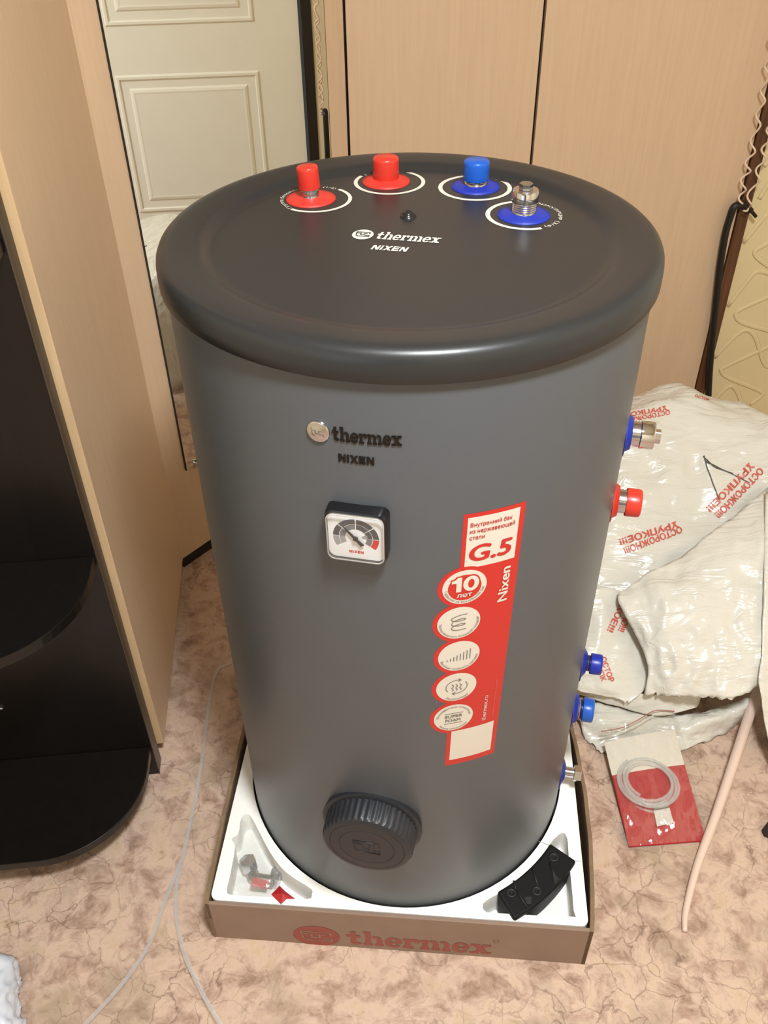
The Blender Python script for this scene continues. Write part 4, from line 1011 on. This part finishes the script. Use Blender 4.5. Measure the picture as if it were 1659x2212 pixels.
# ------------------------------------------------------------------ zip bag with leaflet and hose coil
qTL, qTR, qBR, qBL = at_z(1305, 1604, .036), at_z(1457, 1576, .036), at_z(1526, 1816, .005), at_z(1359, 1829, .005)
def lf(s, t, dz=0.0):
    p = (qTL * (1 - s) + qTR * s) * (1 - t) + (qBL * (1 - s) + qBR * s) * t
    return p + EZ * (dz + .004 * sin(pi * s) * (1 - t))
leaf = empty('leaflet', lf(.5, 1) - EZ * .004, 'red and white instruction leaflet lying inside the clear zip bag', 'leaflet')
def leaf_piece(t0, t1, name, M):
    mb = MB(); n = 8
    for i in range(n):
        for j in range(6):
            a, b = t0 + (t1 - t0) * j / 6, t0 + (t1 - t0) * (j + 1) / 6
            q = [lf(i / n, a), lf((i + 1) / n, a), lf((i + 1) / n, b), lf(i / n, b)]; mb.poly(q); mb.poly([p - EZ * .002 for p in reversed(q)])
    for e in range(6):
        a, b = t0 + (t1 - t0) * e / 6, t0 + (t1 - t0) * (e + 1) / 6
        for s_ in (0, 1): mb.poly([lf(s_, a), lf(s_, b), lf(s_, b) - EZ * .002, lf(s_, a) - EZ * .002])
    mb.build(name, M, leaf, recalc=False)
leaf_piece(0, .335, 'white_band', mat('leaflet_white', (236, 228, 214), .5)); leaf_piece(.335, 1, 'red_field', mat('leaflet_red', (186, 38, 44), .45, var=.03, vscale=14))
cc = at_z(1401, 1690, .030)
M_hose = mat('clear_hose', (236, 236, 232), .12, alpha=.34)
pts = []
for i in range(170):
    t = i / 169; a = 2 * pi * 4.3 * t + 2.2; rr = .057 - .018 * t + .0015 * sin(a * 2.3)
    pts.append(cc + Vector((rr * cos(a), rr * sin(a), .0022 * sin(a * .5 + 1) + .002)))
mb = MB(); mb.tube(pts, .0031, 10)
end = catmull([at_z(1313, 1612, .028), at_z(1316, 1640, .026), at_z(1324, 1672, .020), at_z(1345, 1725, .014), at_z(1400, 1752, .014), at_z(1440, 1750, .016)], 8); mb.tube(end, .0034, 10)
tag(mb.build('clear_hose', M_hose, smooth=True), 'coil of clear plastic hose lying on the red leaflet', 'hose')
tg = [at_z(x, y, .017) for x, y in ((1412, 1752), (1446, 1745), (1455, 1777), (1419, 1786))]
mb = MB(); mb.prism(tg, (0, 0, .0012)); tag(mb.build('paper_tag', mat('tag_white', (232, 226, 216), .5), bevel=.0004), 'small white paper tag beneath the hose coil', 'tag')
mb = MB(); g2 = [at_z(x, y, .0165) for x, y in ((1414, 1728), (1438, 1724), (1446, 1744), (1412, 1751))]; mb.prism(g2, (0, 0, .0012)); tag(mb.build('grey_tag', mat('tag_grey', (170, 168, 162), .35), bevel=.0004), 'small grey clip between hose coil and white tag', 'clip')
zb = grid_sheet([[lf(s, t, dz) + (lf(.5, 0) - lf(.5, 1)).normalized() * ex_ for s in (-.035, .15, .38, .62, .85, 1.035)] for t, dz, ex_ in ((-.10, .024, 0), (0.02, .020, 0), (.28, .022, 0), (.52, .026, 0), (.74, .024, 0), (.9, .016, 0), (1.005, .005, 0))], 8, 8, 'zip_bag', film('zip_bag_film', tint=(.97, .97, .96), body=.03, bumps=.9, bscale=14, gloss=.08, stretch=(1.6, .7, 1), refl=1.8), None, amp=.0065, freq=17, seed=6.1, thick=0, zmin=.0065)
tag(zb, 'clear zip bag holding a red leaflet and coiled hose on floor', 'plastic bag')
mb = MB(); mb.tube(catmull([lf(-.03, -.075, .014), lf(.25, -.07, .012), lf(.5, -.10, .017), lf(.75, -.15, .020), lf(1.03, -.13, .016)], 8), .0011, 6); mb.build('zip_seal', mat('zip_red_line', (170, 96, 88), .4), zb, smooth=True)
mb = MB(); mb.tube(catmull([lf(-.03, -.04, .013), lf(.25, -.035, .011), lf(.5, -.065, .016), lf(.75, -.115, .019), lf(1.03, -.095, .015)], 8), .0010, 6); mb.build('zip_seal', M_white, zb, smooth=True)

# ------------------------------------------------------------------ pale stick, straps, scraps
P = [at_z(1479, 2012, .005), at_z(1482, 1965, .006), at_z(1507, 1868, .012), at_z(1545, 1765, .022), at_z(1596, 1615, .042), at_z(1628, 1515, .060), at_z(1640, 1470, .075)]
P = catmull(P, 6); n = len(P)
mb = MB(); mb.tube(P, [.0042 + .0060 * min(1, (i / n) * 1.5) for i in range(n)], 12)
tag(mb.build('plastic_tube', mat('pinkish_white_plastic', (226, 200, 184), .42), smooth=True), 'long pale tube leaning from the floor onto the white bag', 'tube')
M_strap = film('strap_film', tint=(.97, .97, .98), body=.26, bumps=0, gloss=.15)
def strap(px, name, label, w=.0034):
    P = catmull([at_z(*q) for q in px], 10); mb = MB(); n = len(P)
    for i, p in enumerate(P):
        t = (P[min(i + 1, n - 1)] - P[max(i - 1, 0)]).normalized(); s_ = Vector((t.y, -t.x, 0)).normalized() * w
        mb.v += [tuple(p - s_), tuple(p + s_), tuple(p + s_ + EZ * .0007), tuple(p - s_ + EZ * .0007)]
    for i in range(n - 1):
        k = 4 * i
        for j in range(4): mb.f.append((k + j, k + (j + 1) % 4, k + 4 + (j + 1) % 4, k + 4 + j))
    return tag(mb.build(name, M_strap), label, 'strap', 'clear packing straps on the floor')
strap([(500, 2250, .03), (476, 2212, .026), (440, 2150, .020), (402, 2070, .013), (386, 2010, .008), (380, 1960, .004), (384, 1900, .003), (400, 1830, .002), (430, 1680, .002), (455, 1500, .002), (470, 1448, .002), (498, 1432, .002)], 'packing_strap', 'long clear packing strap curving along the tray to the tank')
strap([(150, 2250, .012), (185, 2212, .010), (262, 2128, .007), (322, 2040, .005), (350, 1962, .004), (376, 1898, .004), (390, 1860, .004)], 'packing_strap', 'shorter clear packing strap slanting toward the lower left corner')
scr = grid_sheet(Z([[(-80, 2050, .004), (-20, 2052, .03), (18, 2062, .03), (36, 2078, .004)], [(-80, 2110, .02), (-20, 2110, .045), (15, 2115, .04), (44, 2130, .004)], [(-80, 2170, .02), (-20, 2170, .045), (15, 2172, .035), (42, 2172, .004)], [(-80, 2240, .02), (-20, 2240, .04), (30, 2235, .03), (62, 2225, .004)]]), 8, 8, 'plastic_scrap', mat('milky_film', (214, 218, 228), .28, var=.03, bump=.5, bscale=20), None, amp=.012, freq=30, seed=8.8, thick=.001, zmin=.003)
tag(scr, 'crumpled milky plastic film in the lower left corner', 'plastic film')
# unidentified dark brown rounded object at the right edge
sp = at_z(1672, 1800, 0)
mb = MB()
for k in range(9):
    t = k / 8; ww_ = .045 * sqrt(max(0.02, 1 - (1 - t) ** 2)); hh = .012 + .028 * sin(min(1, t * 1.3) * pi / 2)
    for i in range(12):
        a = 2 * pi * i / 12; mb.v.append(tuple(sp + EX * (-.022 + .16 * t) + EY * (ww_ * cos(a)) + EZ * (max(.0015, hh * .5 + hh * .5 * sin(a)))))
for k in range(8):
    for i in range(12): mb.f.append((12 * k + i, 12 * k + (i + 1) % 12, 12 * k + 12 + (i + 1) % 12, 12 * k + 12 + i))
mb.f.append(tuple(range(11, -1, -1))); mb.f.append(tuple(range(96, 108)))
tag(mb.build('dark_object', mat('dark_brown_felt', (46, 34, 26), .9, var=.1, vscale=90), smooth=True), 'dark brown rounded object at the right frame edge', 'dark_object')
